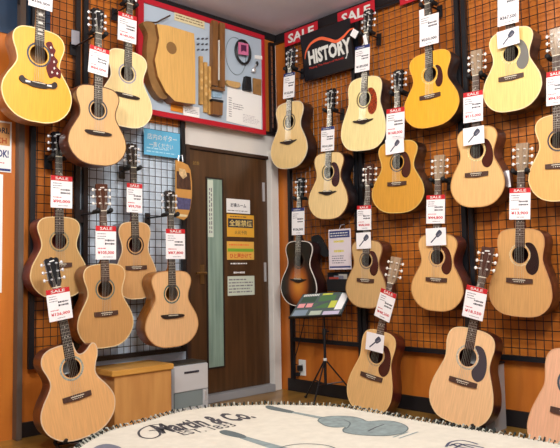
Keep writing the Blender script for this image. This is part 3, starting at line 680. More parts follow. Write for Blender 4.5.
# label strip
t_, f = on_board('title_label', 'cream strip of small dark lettering at the top of the display board', 'label', 190, 24)
L_ = fp(f, [(174.5, 12), (204.5, 22), (204, 31), (174.5, 20)], -.004)
xa, xb = L_[0][0], L_[1][0]; za, zb = L_[3][1], L_[0][1]
obj('strip', box(new_bm(), xa, xb, -.004, -.001, za, zb), mat('cream_card', (218, 204, 164), .6), t_)
print_lines(t_, xa + .01, xb - .01, za + .01, zb - .008, -.0044, 2, mat('brown_ink', (120, 100, 70), .7), ragged=.05)
# braces (vertical sticks)
STK = mat('brace_wood', (190, 146, 82), .5, noise=.3, nscale=14)
for xc, ya, yb, wd, lb in ((201.5, 56, 104, 3.2, 'leftmost thin brace stick with knobs beside the half body'), (206, 62, 112, 3.0, 'middle thin brace stick on the display board'), (210, 66, 114, 2.4, 'thinnest brace stick, nearest the neck blank')):
    t_, f = on_board('brace_stick', lb, 'guitar part', xc, yb, 'brace sticks')
    flat('stick', f, [(xc - wd / 2, ya), (xc + wd / 2, ya + .5), (xc + wd / 2, yb + .5), (xc - wd / 2, yb)], -.02, -.001, STK, t_)
    zz = [f.hit(xc, y_, -.02) for y_ in (ya + 16, ya + 24, ya + 32)]
    for x_, z_ in zz: obj('scallop', plate(new_bm(), circle(x_, z_, .012, 12), -.023, -.0202), spruce((214, 176, 116)), t_)
# neck blank
t_, f = on_board('neck_blank', 'unfinished brown neck blank mounted upright on the display board', 'guitar part', 219, 88)
NB = mat('neck_blank_wood', (126, 84, 44), .5, noise=.3, nscale=9, stretch=(3, 3, .5))
flat('left_block', f, [(213, 20), (218, 21.5), (218, 86), (212.5, 85)], -.04, -.001, NB, t_)
flat('right_block', f, [(220.5, 22), (225, 23.5), (225, 88), (220.5, 87)], -.04, -.001, NB, t_)
flat('truss_rod', f, [(218.6, 40), (219.6, 40), (219.6, 80), (218.6, 80)], -.03, -.001, PEARL, t_)
flat('heel_block', f, [(212.5, 86.2), (225, 88.6), (225, 91), (212.5, 89)], -.05, -.001, NB, t_)
t_, f = on_board('heel_joint_sample', 'short brown heel joint block low on the display board', 'guitar part', 217, 116)
flat('wood_block', f, [(213, 101), (223, 103), (222.5, 115.5), (213, 114)], -.05, -.001, NB, t_)
flat('dark_cap', f, [(212.5, 98.5), (223.5, 100.5), (223.5, 102.5), (212.5, 100.5)], -.055, -.001, BLACK, t_)
t_, f = on_board('hardware_pouch', 'pale blue clear pouch of small parts below the neck blank', 'pouch', 217, 98)
flat('pouch', f, [(212.5, 90), (222, 91.5), (222, 98), (212.5, 97)], -.012, -.001, mat('pouch_blue', (150, 178, 200), .25, noise=.25, nscale=60), t_)
# screws printed rows
q0 = 0
for py in (38.5, 44, 49.5):
    for px in (198.5, 203, 207):
        t_, f = on_board('tuner_screw', 'tiny dark screw in the rows right of the half guitar body', 'screw', px, py, 'rows of tiny screws')
        x_, z_ = f.hit(px, py, -.01); blob_b = new_bm(); tube(blob_b, [(x_, -.012, z_), (x_, 0, z_)], .006, 8); tube(blob_b, [(x_ - .012, -.008, z_ - .006), (x_ + .010, -.008, z_ + .005)], .0035, 6)
        obj('screw', blob_b, mat('dark_metal', (84, 84, 92), .4, metal=.4), t_)
# coiled cable with label
t_, f = on_board('coiled_cable', 'coiled black cable with a pink label on the display board', 'cable', 243, 66)
cx, cz = f.hit(243, 52, -.02); bm = new_bm()
for k_, rr in enumerate((.088, .094, .09)):
    tube(bm, [(cx + rr * .82 * math.cos(a), -.012 - .008 * k_, cz + rr * math.sin(a)) for a in [2 * PI * i / 28 for i in range(29)]], .0055, 6)
obj('coil', bm, BLACK, t_)
flat('pink_label', f, [(238.5, 42), (248.5, 44), (248.5, 55.5), (238.5, 54)], -.04, -.037, mat('pink_card', (206, 110, 150), .6), t_)
flat('label_picture', f, [(241, 44.5), (246.5, 45.5), (246.5, 52), (243.5, 50.5), (241, 52)], -.0405, -.0402, mat('label_dark', (90, 30, 70), .6), t_)
t_, f = on_board('wire_loop', 'thin pale wire loop behind the coiled cable', 'wire', 236, 75)
cx, cz = f.hit(236, 56, -.006); bm = new_bm(); tube(bm, [(cx + .1 * math.cos(a), -.004, cz + .145 * math.sin(a)) for a in [2 * PI * i / 28 for i in range(29)]], .002, 5); obj('loop', bm, mat('wire_grey', (120, 132, 136), .4), t_)
t_, f = on_board('bridge_blank', 'flat tan bridge blank above the white parts sheet', 'guitar part', 234, 87)
flat('blank', f, [(227, 80), (240, 82.5), (241, 86), (238, 88), (229, 85.5), (226.5, 83)], -.03, -.001, spruce((196, 156, 96)), t_)
t_, f = on_board('cloth_pouch', 'small black pouch beside a brown wood sample', 'pouch', 247, 92)
flat('pouch', f, [(246, 76), (251, 77), (252, 91.5), (244.5, 90), (244.5, 84)], -.03, -.001, BLACK, t_)
t_, f = on_board('wood_sample', 'square brown wood sample at the right of the display board', 'wood sample', 257, 95)
flat('sample', f, [(253.5, 78), (261.5, 79.5), (261.5, 95.5), (253.5, 93.5)], -.012, -.001, mat('sample_wood', (156, 114, 66), .5, noise=.2, nscale=20), t_)
t_, f = on_board('tuning_machine', 'chrome tuning machine mounted above the brown wood sample', 'guitar part', 255, 76)
bm = new_bm(); x_, z_ = f.hit(254, 70, -.02); blob(bm, (x_, -.02, z_), .018, .012, .02); tube(bm, [(x_ - .02, -.014, z_ - .02), (x_ + .03, -.014, z_ + .05)], .007, 8); obj('machine_head', bm, CHROME, t_)
bm = new_bm(); blob(bm, (x_ + .035, -.02, z_ + .06), .014, .008, .018); obj('button', bm, BLACK, t_)
t_, f = on_board('small_label', 'small white label at the right edge of the display board', 'label', 260, 60)
flat('card', f, [(255, 55), (263, 56), (263, 59.5), (255, 58.5)], -.006, -.001, PAPER, t_)
# white sheet
t_, f = on_board('parts_sheet', 'large white printed sheet in the lower right of the display board', 'poster', 244, 128)
c4 = fp(f, [(227.5, 87), (261.5, 94), (261.5, 129.5), (226.5, 121)], -.004)
xa, xb, za, zb = c4[0][0], c4[1][0], c4[2][1], c4[0][1] - .06
obj('sheet', plate(new_bm(), c4, -.004, -.001), PAPER, t_)
print_lines(t_, xa + .05, xa + .16, zb - .10, zb - .05, -.0044, 3, INKG); print_lines(t_, xa + .01, xa + .04, za + .05, zb - .01, -.0044, 9, INKG, 'side_print', ragged=.1)
print_lines(t_, xa + .15, xb - .02, za + .03, zb - .12, -.0044, 6, mat('faint_ink', (190, 184, 190), .7), 'faint_print')
t_, f = on_board('orange_card', 'orange card at the bottom of the display board', 'card', 177, 112)
flat('card', f, [(171, 104.5), (183, 107), (183, 113), (171, 110.5)], -.006, -.001, mat('orange_card', (226, 140, 40), .6), t_)
t_, f = on_board('white_card', 'white handwritten card overlapping the red frame', 'card', 191, 118)
c4 = fp(f, [(183.5, 105), (199.5, 107.5), (199.5, 118), (183.5, 115)], -.018)
obj('card', plate(new_bm(), c4, -.018, -.013), PAPER, t_); print_lines(t_, c4[0][0] + .01, c4[1][0] - .01, c4[2][1] + .02, c4[0][1] - .02, -.0184, 3, INKG)

# ------------------------------------------------------------------ blue notice on the rack
r, fr, x0, x1, z0, z1 = sheet('notice', 'L', (144, 127), (180, 135), (144, 154.5), (180, 158.5), .05, mat('notice_blue', (96, 176, 214), .6), 'light blue notice with white lettering on the grid left of the door', 'notice')
text('lettering', '店内のギター', (x1 - x0) * .82, (x0 + x1) / 2, z1 - .048, -.0006, PEARL, r, height=.042)
text('lettering', '一声ください', (x1 - x0) * .66, (x0 + x1) / 2 - .01, z1 - .104, -.0006, PEARL, r, height=.042)
print_lines(r, x0 + .02, x1 - .03, z0 + .015, z0 + .06, -.0004, 2, mat('pale_blue_ink', (168, 214, 232), .6))
# ------------------------------------------------------------------ curved picture board by the door
fr = wall_frame('L', 183, 218, .10)
r = thing('picture_board', fr, 'narrow curved wooden picture board hanging on a hook beside the door', 'picture')
ol = fp(fr, [(176, 160), (182, 162), (188, 165), (190.5, 170), (192, 182), (192, 196), (190.5, 208), (187.5, 217), (184, 220), (178, 218), (176, 217), (176, 190)], 0)
obj('board', plate(new_bm(), ol, 0, .012), mat('board_wood', (196, 142, 74), .45, noise=.12, nscale=12), r)
def patch(nm, pts, m, y=-.001): return obj(nm, plate(new_bm(), fp(fr, pts, 0), y, y + .0008), m, r)
patch('photo_of_guitars', [(176.6, 171), (189.5, 173), (190.6, 182), (191, 190), (176.6, 188.5)], mat('photo_brown', (74, 48, 36), .5, noise=.6, nscale=40, stretch=(1, 1, .4)))
patch('pale_figure', [(179, 168), (185, 169.5), (187, 176), (183, 179), (179, 174)], mat('photo_pale', (206, 176, 130), .5, noise=.3, nscale=50), -.002)
patch('blue_photo', [(176.6, 197), (191, 199), (190.5, 206), (189.6, 210), (176.6, 209)], mat('photo_blue', (78, 76, 112), .5, noise=.4, nscale=50))
patch('foot_print', [(177, 213.5), (187.6, 215), (186.6, 217), (178, 216.5)], mat('photo_cream', (216, 200, 160), .6))
bm = new_bm(); hx_ = fr.hit(181, 157); tube(bm, [(hx_[0] - .02, .006, hx_[1] - .04), (hx_[0] - .015, .006, hx_[1] + .01), (hx_[0] + .015, .006, hx_[1] + .015), (hx_[0] + .02, .006, hx_[1] - .03)], .004, 6)
obj('hook', bm, CHROME, r)

# ------------------------------------------------------------------ notices on the door
def door_sign(TL, TR, BL, BR, m, label, cat='sign'):
    return sheet('door_sign', 'L', TL, TR, BL, BR, -.0105, m, label, cat, .0015)
YEL = mat('sign_yellow', (230, 170, 54), .6)
r, fr, x0, x1, z0, z1 = door_sign((226.5, 198.5), (250, 200), (226.5, 212.5), (250, 214), PAPER, 'white sign with black characters, topmost on the door')
text('lettering', '試奏ルーム', (x1 - x0) * .66, (x0 + x1) / 2, z0 + (z1 - z0) * .56, -.0006, INK, r, bold=.02)
print_lines(r, x0 + .01, x1 - .01, z0 + .012, z0 + .024, -.0004, 1, INK)
r, fr, x0, x1, z0, z1 = door_sign((227, 214), (254, 215.5), (227, 236.5), (254, 237.5), YEL, 'yellow sign with four large characters in a black band')
print_lines(r, x0 + .03, x1 - .03, z1 - .025, z1 - .008, -.0004, 1, INK)
obj('black_band', box(new_bm(), x0 + .01, x1 - .012, -.0006, -.0001, z1 - .10, z1 - .032), INK, r)
text('lettering', '全館禁煙', (x1 - x0) * .84, (x0 + x1) / 2, z1 - .066, -.001, mat('sign_cream', (244, 214, 130), .6), r, height=.05, bold=.01)
text('lettering', '火災予防', (x1 - x0) * .45, (x0 + x1) / 2, z0 + .035, -.0006, INK, r)
r, fr, x0, x1, z0, z1 = door_sign((227, 241), (254, 242), (227, 259), (254, 260.5), mat('sign_peach', (232, 178, 80), .6), 'orange and green sign with red lettering on the door')
obj('green_band', box(new_bm(), x0 + .006, x1 - .006, -.0006, -.0001, z0 + .062, z0 + .086), mat('band_green', (126, 176, 52), .6), r)
text('lettering', 'ひと声かけて', (x1 - x0) * .8, (x0 + x1) / 2, z0 + .03, -.0006, mat('sign_red_ink', (214, 60, 32), .6), r, height=.04, bold=.02)
print_lines(r, x0 + .02, x1 - .05, z1 - .04, z1 - .012, -.0004, 1, mat('orange_ink', (240, 120, 60), .6))
q = at_left(240, 263.5); f2 = Frame((q.x, YW + .0105, q.z), (1, 0, 0), (0, 1, 0), (0, 0, 1)); r = thing('door_sign', f2, 'thin strip of white lettering under the orange and green sign', 'sign')
print_lines(r, -.085, .085, -.012, .012, 0, 1, PAPER, 'lettering', ragged=.05)
r, fr, x0, x1, z0, z1 = door_sign((227.5, 276), (254.5, 276), (228, 295), (254.5, 295.5), mat('sign_greenish', (206, 214, 196), .6), 'pale printed notice, lowest on the door')
print_lines(r, x0 + .01, x1 - .01, z0 + .015, z1 - .015, -.0004, 5, INKG)
q = at_left(240, 272.5); f2 = Frame((q.x, YW + .0105, q.z), (1, 0, 0), (0, 1, 0), (0, 0, 1)); r = thing('door_sign', f2, 'small white heading just above the pale notice on the door', 'sign')
print_lines(r, -.055, .06, -.012, .012, 0, 1, PAPER, 'lettering', hfrac=.7, ragged=.02)

# ------------------------------------------------------------------ far left posters
r, fr, x0, x1, z0, z1 = sheet('poster', 'L', (-14, 119), (12, 122), (-14, 170), (11, 173), .006, PAPER, 'poster with OK lettering on the orange panel at the left edge', 'poster')
obj('tan_heading', box(new_bm(), x0 + .006, x1 - .01, -.0006, -.0001, z0 + (z1 - z0) * .52, z1 - .01), mat('tan_print', (206, 150, 90), .6), r)
Wp = x1 - x0; Hp = z1 - z0
text('lettering', 'ORI.', Wp * .55, x0 + Wp * .62, z1 - .055, -.001, INK, r, height=.035, bold=.03)
text('lettering', 'CH', Wp * .40, x0 + Wp * .60, z1 - .115, -.001, mat('rust_ink', (176, 70, 30), .6), r, height=.035, bold=.02)
text('lettering', 'OK!', Wp * .46, x0 + Wp * .66, z0 + Hp * .36, -.0006, NAVY, r, height=.045, bold=.03)
print_lines(r, x0 + .02, x1 - .02, z0 + .045, z0 + .06, -.0004, 1, REDINK); obj('blue_footer', box(new_bm(), x0 + .004, x1 - .004, -.0006, -.0001, z0 + .006, z0 + .02), NAVY, r)
sheet('poster', 'L', (-20, 172), (3.2, 175), (-20, 293), (1.5, 293), .004, PAPER, 'tall blank white sheet at the very left edge', 'poster')
# dark blue sheet behind the top left rack
sheet('dark_poster', 'L', (-8, -30), (51, -20), (-8, 39), (50, 35), .008, mat('dark_blue_print', (22, 48, 74), .5, noise=.3, nscale=5), 'dark blue poster behind the rack in the top left corner', 'poster')
r, fr, x0, x1, z0, z1 = sheet('white_label', 'L', (71, 30), (79.5, 31), (72, 45), (79.5, 45), .075, mat('grey_label', (160, 160, 168), .5), 'small pale label wrapped on the rack upright beside the yellow jumbo', 'label')
# ------------------------------------------------------------------ white poster on the right rack
r, fr, x0, x1, z0, z1 = sheet('poster', 'R', (328.5, 229), (351.5, 229), (329, 268), (350.5, 271), .10, mat('poster_pink_white', (222, 210, 214), .5), 'white poster with navy heading in a clear sleeve above the music stand', 'poster')
Wp = x1 - x0; Hp = z1 - z0
obj('navy_heading', box(new_bm(), x0 + .01, x1 - .01, -.0006, -.0001, z1 - .062, z1 - .012), NAVY, r)
print_lines(r, x0 + .02, x1 - .02, z1 - .056, z1 - .02, -.001, 2, PEARL, 'heading_print', ragged=.05)
obj('navy_footer', box(new_bm(), x0 + .006, x1 - .006, -.0006, -.0001, z0 + .012, z0 + .024), NAVY, r)
YI = mat('yellow_ink', (220, 206, 60), .6)
for zz in (.66, .42): print_lines(r, x0 + .05, x1 - .06, z0 + Hp * zz, z0 + Hp * zz + .02, -.0004, 1, YI, 'highlighted_print', hfrac=.9, ragged=.05)
print_lines(r, x0 + .03, x1 - .03, z0 + .04, z0 + Hp * .36, -.0004, 4, INKG)
bm = new_bm(); tube(bm, [((x0 + x1) / 2, .0, z1 - .003), ((x0 + x1) / 2, .02, z1 + .03), ((x0 + x1) / 2, .06, z1 + .035)], .003, 6); obj('hook', bm, CHROME, r)
# strap bundle and brochure boxes
fr = wall_frame('R', 320, 256, .08); r = thing('guitar_strap', fr, 'folded black guitar strap hung between the sunburst guitar and the white poster', 'strap')
flat('strap', fr, [(311, 238), (315, 235), (320, 237), (328, 253), (326, 257), (321, 255), (317, 246), (313, 243)], -.01, .01, RUBBER, r, 2)
bm = new_bm(); q = fr.hit(316, 237); tube(bm, [(q[0], 0, q[1] - .01), (q[0], .03, q[1] + .02)], .004, 6); obj('hook', bm, IRON, r)
fr = wall_frame('R', 336, 291, .13); r = thing('leaflet_holder', fr, 'black leaflet holder under the white poster', 'leaflet holder')
x0, z0 = fr.hit(327, 291); x1, z1 = fr.hit(347, 272)
bm = new_bm(); box(bm, x0, x1, 0, .006, z0, z1 - .05); box(bm, x0, x0 + .005, .007, .085, z0, z1); box(bm, x1 - .005, x1, .007, .085, z0, z1); box(bm, x0 + .006, x1 - .006, .079, .085, z0, z1); box(bm, x0 + .006, x1 - .006, .007, .078, z0, z0 + .005)
obj('tray', bm, BLACK, r)
for k_, (c_, dx) in enumerate((((150, 60, 50), .01), ((120, 118, 128), .04), ((176, 170, 160), .07))):
    o = tag(obj('leaflet', box(new_bm(), x0 + dx, x0 + dx + .09, .012 + .02 * k_, .016 + .02 * k_, z0 + .006, z1 - .035 + .01 * k_), mat('leaflet_%d' % k_, c_, .5)), ['reddish leaflet, frontmost in the black holder', 'grey leaflet in the middle of the black holder', 'pale leaflet at the back of the black holder'][k_], 'leaflet', 'leaflets')
    o.matrix_world = fr.mat()
# outlet, plug, cord
fr = wall_frame('R', 303, 372, .001); x0, z0 = fr.hit(299.5, 375); x1, z1 = fr.hit(306, 360)
r = thing('wall_outlet', fr, 'white wall outlet low on the orange wall near the door', 'outlet')
obj('plate', box(new_bm(), x0, x1, -.008, 0, z0, z1, .002), WHITEP, r)
for dz in (.3, .68):
    bm = new_bm(); zc = z0 + (z1 - z0) * dz; box(bm, (x0 + x1) / 2 - .009, (x0 + x1) / 2 - .006, -.0084, -.008, zc - .006, zc + .006); box(bm, (x0 + x1) / 2 + .006, (x0 + x1) / 2 + .009, -.0084, -.008, zc - .006, zc + .006); obj('socket', bm, INK, r)
r2 = thing('power_cord', Frame(fr.o, fr.x, fr.y, fr.z), 'black plug and cord running up from the wall outlet', 'cord')
pts = [fr.hit(*p, -.03) for p in ((300.5, 370), (298, 366), (297, 360), (300, 350), (303, 338), (306, 326), (308, 312), (309, 304))]
bm = new_bm(); tube(bm, [(x, -.03 if i < 6 else -.062, z) for i, (x, z) in enumerate(smooth_loop(pts, 4, False))], .0035, 6); obj('cord', bm, RUBBER, r2)
bm = new_bm(); q = fr.hit(300.5, 368, -.02); box(bm, q[0] - .018, q[0] + .018, -.045, -.009, q[1] - .02, q[1] + .02, .004); q = fr.hit(298.5, 372, -.02); box(bm, q[0] - .02, q[0] + .012, -.04, -.012, q[1] - .03, q[1] - .004, .003); obj('plug', bm, RUBBER, r2)

# ------------------------------------------------------------------ music stand
foot = at_z(326, 403, 0)
r = thing('music_stand', Frame(foot, (1, 0, 0), (0, 1, 0), (0, 0, 1)), 'black tripod music stand below the sunburst guitar', 'music stand')
dD = (foot - EYE).dot(CM.transposed() @ Vector((0, 0, 1)))
dk = dD - .02
zpole = at_dist(325.5, 300, dk).z
bm = new_bm(); tube(bm, [(0, 0, .12), (0, 0, .5)], .010, 10); obj('lower_tube', bm, IRON, r)
bm = new_bm(); tube(bm, [(0, 0, .5), (0, 0, zpole)], .0065, 8); obj('upper_tube', bm, IRON, r)
zc = at_dist(326, 360, dk).z
bm = new_bm(); tube(bm, [(0, 0, zc - .01), (0, 0, zc + .008)], .013, 10); obj('white_collar', bm, WHITEP, r)
bm = new_bm(); tube(bm, [(0, 0, .48), (0, 0, .52)], .016, 10); tube(bm, [(0, 0, .5), (.035, -.01, .5)], .006, 6); obj('clamp', bm, BLACK, r)
for ang in (200, 320, 80):
    a = math.radians(ang); c_, s_ = math.cos(a), math.sin(a)
    bm = new_bm(); tube(bm, [(.012 * c_, .012 * s_, .29), (.24 * c_, .24 * s_, .008)], .006, 6)
    lg = obj('leg', bm, IRON, r); bm = new_bm(); tube(bm, [(.0, 0, .13), (.13 * c_, .13 * s_, .145)], .0045, 6); obj('brace', bm, IRON, lg)
    bm = new_bm(); blob(bm, (.24 * c_, .24 * s_, .009), .012, .012, .009); obj('rubber_foot', bm, RUBBER, lg)
BLp, BRp, TRp, TLp = [at_dist(*p) for p in ((288.5, 318, dk - .06), (341, 315.5, dk - .06), (353, 290.5, dk + .07), (303, 294, dk + .07))]
xx = (BRp - BLp).normalized(); up_ = ((TLp + TRp) / 2 - (BLp + BRp) / 2); up_ = (up_ - xx * up_.dot(xx) * 0)
nrm = xx.cross(up_).normalized()
nrm = nrm if nrm.dot(ray(320, 300)) > 0 else -nrm
def quad_slab(bm, c, a, b):
    f_ = [bm.verts.new(p + nrm * a) for p in c]; g_ = [bm.verts.new(p + nrm * b) for p in c]
    bm.faces.new(f_); bm.faces.new(g_[::-1])
    for i in range(4): bm.faces.new((f_[i], g_[i], g_[(i + 1) % 4], f_[(i + 1) % 4]))
    return bm
def rel(p): return p - foot
C4 = [rel(p) for p in (BLp, BRp, TRp, TLp)]
obj('desk', quad_slab(new_bm(), C4, .003, .008), BLACK, r)
lip = [C4[0] - nrm * .02, C4[1] - nrm * .02, C4[1] + nrm * .003, C4[0] + nrm * .003]
bm = new_bm(); a_ = [bm.verts.new(p) for p in lip]; b_ = [bm.verts.new(p - Vector((0, 0, .006))) for p in lip]
bm.faces.new(a_); bm.faces.new(b_[::-1]); [bm.faces.new((a_[i], b_[i], b_[(i + 1) % 4], a_[(i + 1) % 4])) for i in range(4)]; obj('ledge', bm, BLACK, r)
def uv(u, v): return C4[0] * (1 - u) * (1 - v) + C4[1] * u * (1 - v) + C4[2] * u * v + C4[3] * (1 - u) * v
def uvq(u0, u1, v0, v1): return [uv(u0, v0), uv(u1, v0), uv(u1, v1), uv(u0, v1)]
cr_ = thing('price_chart', Frame(foot, (1, 0, 0), (0, 1, 0), (0, 0, 1)), 'dark laminated chart with green, yellow and white blocks lying on the music stand', 'chart')
obj('sheet', quad_slab(new_bm(), uvq(.01, .97, .03, .97), -.001, .0025), mat('chart_slate', (72, 84, 84), .35), cr_)
GRN = mat('chart_green', (70, 110, 62), .5)
for nm, m_, a in (('white_block', PAPER, (.80, .95, .25, .93)), ('green_block', GRN, (.40, .72, .62, .86)), ('green_block', GRN, (.36, .64, .34, .54)), ('yellow_block', mat('chart_yellow', (196, 200, 70), .5), (.66, .79, .34, .62)), ('yellow_block', mat('chart_yellow', (196, 200, 70), .5), (.42, .62, .88, .95)),
                  ('pink_block', mat('chart_pink', (226, 150, 150), .5), (.05, .18, .40, .56)), ('pink_block', mat('chart_pink', (226, 150, 150), .5), (.21, .33, .40, .56)), ('grey_block', mat('chart_grey', (120, 136, 150), .5), (.04, .30, .07, .30)), ('dark_green_block', mat('chart_dkgreen', (44, 70, 52), .5), (.06, .34, .62, .84)), ('lilac_block', mat('chart_lilac', (196, 186, 206), .5), (.62, .93, .06, .2)), ('pale_block', mat('chart_pale', (170, 180, 160), .5), (.36, .58, .07, .24))):
    obj(nm, quad_slab(new_bm(), uvq(*a), -.002, -.0012), m_, cr_)
for k_ in range(9):
    u = .05 + k_ * .035; obj('heading_letter', quad_slab(new_bm(), uvq(u, u + .025, .87, .95), -.002, -.0012), PEARL, cr_)

# ------------------------------------------------------------------ wooden box, grey cabinet, bin
WB = mat('box_wood', (204, 150, 86), .45, noise=1, nscale=5, stretch=(4, 4, .5), two=(186, 130, 70))
WT = mat('box_top_wood', (214, 160, 78), .4, noise=1, nscale=5, stretch=(.6, 4, 4), two=(196, 142, 64))
yC = at_z(208, 411, 0).y                      # front plane of the white cabinet
def at_y(px, py, yv): d = ray(px, py); return EYE + d * (yv / d.y)
cx0, cx1 = at_y(174, 380, yC).x, at_y(208.5, 380, yC).x; ct = at_y(208, 360.5, yC).z
fr = Frame(((cx0 + cx1) / 2, yC, 0), (1, 0, 0), (0, 1, 0), (0, 0, 1)); hw = (cx1 - cx0) / 2
r = thing('small_cabinet', fr, 'small grey-white cabinet with a dark top standing before the door', 'cabinet')
CG = mat('cabinet_grey', (184, 186, 188), .4); dep = min(.38, YW - .06 - yC)
obj('body', box(new_bm(), -hw, hw, .012, dep, 0, ct - .012, .004), CG, r)
obj('dark_top', box(new_bm(), -hw + .005, hw - .005, .014, dep, ct - .0115, ct), mat('top_dark', (66, 62, 54), .5), r)
dr = obj('upper_panel', box(new_bm(), -hw + .004, hw - .004, 0, .0115, ct * .46, ct - .016, .002), mat('cabinet_light', (200, 200, 200), .4), r)
obj('slot_handle', box(new_bm(), -.06, .06, -.003, -.0002, ct * .80, ct * .84), INK, dr)
dr = obj('glass_door', box(new_bm(), -hw + .004, hw - .05, 0, .0115, .05, ct * .45), mat('cabinet_glass', (124, 138, 140), .12, coat=.5), r)
bm = new_bm(); box(bm, hw - .048, hw - .004, 0, .0115, .05, ct * .45, .002); st_ = obj('side_strip', bm, CG, r)
obj('door_pull', box(new_bm(), hw - .034, hw - .024, -.006, -.0002, .08, ct * .42), CHROME, st_)
obj('kick_plate', box(new_bm(), -hw + .004, hw - .004, .002, .0115, .004, .048), CG, r)
# wooden box
yB = yC - .10
bxr = at_y(173, 380, yB).x; bxl = at_y(114, 380, yB).x; bt = at_y(172, 363.5, yB).z
fr = Frame(((bxl + bxr) / 2, yB, 0), (1, 0, 0), (0, 1, 0), (0, 0, 1)); hw = (bxr - bxl) / 2
bdp = YW - .06 - yB
r = thing('wooden_box', fr, 'light wooden box bench with an overhanging top beside the grey cabinet', 'box')
obj('carcass', box(new_bm(), -hw + .01, hw - .005, .01, bdp, 0, bt - .036, .002), WB, r)
obj('box_top', box(new_bm(), -hw - .015, hw + .005, -.005, bdp + .01, bt - .035, bt, .004), WT, r)
# grey bin behind the right standing guitar
q = at_right(510, 424, .22)
qb = at_right(509.5, 400, .02); qb.x = XW - .20; qb.z = 0; fr = Frame(qb, (0, -1, 0), (1, 0, 0), (0, 0, 1))
zt_ = at_right(508, 367, .19).z
r = thing('waste_bin', fr, 'tall grey metal bin behind the light standing dreadnought', 'bin')
BG = mat('bin_grey', (176, 180, 184), .4, metal=.2)
dbin = min(.2, XW - qb.x - .07); zt_ = min(zt_, .5)
bm = new_bm(); ring(bm, [(-.2, 0), (0, 0), (0, .2), (-.2, .2)], [(-.195, .005), (-.005, .005), (-.005, .195), (-.195, .195)], 0, 1)
for v in bm.verts: v.co = Vector((v.co.x, v.co.z * dbin / .2, v.co.y * zt_))
obj('shell', bm, BG, r); obj('base', box(new_bm(), -.194, -.006, .006, dbin - .006, 0, .01), BG, r)
bm = new_bm(); ring(bm, [(-.204, -.004), (.004, -.004), (.004, dbin + .004), (-.204, dbin + .004)], [(-.19, .01), (-.01, .01), (-.01, dbin - .01), (-.19, dbin - .01)], zt_, zt_ + .012)
for v in bm.verts: v.co = Vector((v.co.x, v.co.z, v.co.y))
obj('rim', bm, BLACK, r)

# ------------------------------------------------------------------ floor stands of the standing guitars
def floor_stand(g, fr, L, label):
    """low A-frame stand: two padded cradle arms under the body and a back rest"""
    base = Vector((fr.o.x, fr.o.y, 0)); wy = fr.y.copy(); wy.z = 0; wy.normalize(); wx = Vector((wy.y, -wy.x, 0))
    f = Frame(base, wx, wy, (0, 0, 1)); r = thing('guitar_stand', f, label, 'guitar stand', 'floor guitar stands')
    zb = fr.o.z
    for s_ in (-1, 1):
        bm = new_bm(); tube(bm, [(s_ * .13, -.02, .012), (s_ * .11, .13, .012), (s_ * .05, .20, .30)], .009, 8); lg = obj('leg', bm, IRON, r)
        bm = new_bm(); tube(bm, [(s_ * .11, .135, .02), (s_ * .11, .12, max(.02, zb - .004)), (s_ * .11, -.015, max(.014, zb - .004)), (s_ * .11, -.022, zb + .012)], .010, 8); obj('padded_cradle', bm, RUBBER, lg)
    bm = new_bm(); tube(bm, [(-.055, .20, .30), (.055, .20, .30)], .011, 8); obj('back_rest', bm, RUBBER, r)
    bm = new_bm(); tube(bm, [(-.11, .13, .012), (.11, .13, .012)], .008, 8); obj('cross_bar', bm, IRON, r)
for (g, fr, D), lb in zip(STANDING, ('black floor stand under the glossy cutaway jumbo', 'black floor stand under the reddish-sided dreadnought', 'black floor stand under the light dreadnought by the grey bin', 'black floor stand under the pinkish dreadnought')):
    floor_stand(g, fr, D['L'], lb)

# ------------------------------------------------------------------ low table with the fringed blanket
TZ = .42
edge = [(78, 447), (92, 438.5), (110, 430), (140, 422.5), (175, 412.5), (205, 407.5), (240, 405.2), (275, 404.5), (330, 405.8), (360, 410), (400, 417), (440, 424), (480, 430.5), (520, 437), (560, 444), (600, 452), (626, 468), (622, 510), (560, 560), (440, 600), (300, 615), (170, 590), (90, 540), (62, 490), (64, 460)]
P = [at_z(px, py, TZ) for px, py in edge]
cen = sum(P, Vector()) / len(P)
lp = smooth_loop([(p.x - cen.x, p.y - cen.y) for p in P], 4)
def hslab(bm, loop, z0, z1):
    a = [bm.verts.new((x, y, z0)) for x, y in loop]; b = [bm.verts.new((x, y, z1)) for x, y in loop]; n = len(loop)
    bm.faces.new(a); bm.faces.new(b)
    for i in range(n): bm.faces.new((a[i], b[i], b[(i + 1) % n], a[(i + 1) % n]))
    return bm
TB = Frame((cen.x, cen.y, 0), (1, 0, 0), (0, 1, 0), (0, 0, 1))
r = thing('low_table', TB, 'low dark wooden table under the cream blanket', 'table')
obj('tabletop', hslab(new_bm(), [(x * .97, y * .97) for x, y in lp], TZ - .038, TZ - .008), mat('table_wood', (70, 46, 34), .5, noise=.2, nscale=8), r)
for i in (6, 30, 56, 82):
    x, y = lp[i % len(lp)]; bm = new_bm(); tube(bm, [(x * .78, y * .78, 0), (x * .78, y * .78, TZ - .0385)], .03, 12); obj('leg', bm, mat('table_wood', (70, 46, 34)), r)
bl = thing('blanket', TB, 'cream fringed blanket printed with Martin & Co. lettering and grey guitars', 'blanket')
obj('cloth', hslab(new_bm(), lp, TZ - .0075, TZ), mat('blanket_cream', (184, 178, 162), .9, noise=.06, nscale=30, bump=.15), bl)
FD, FW = new_bm(), new_bm(); per = 0
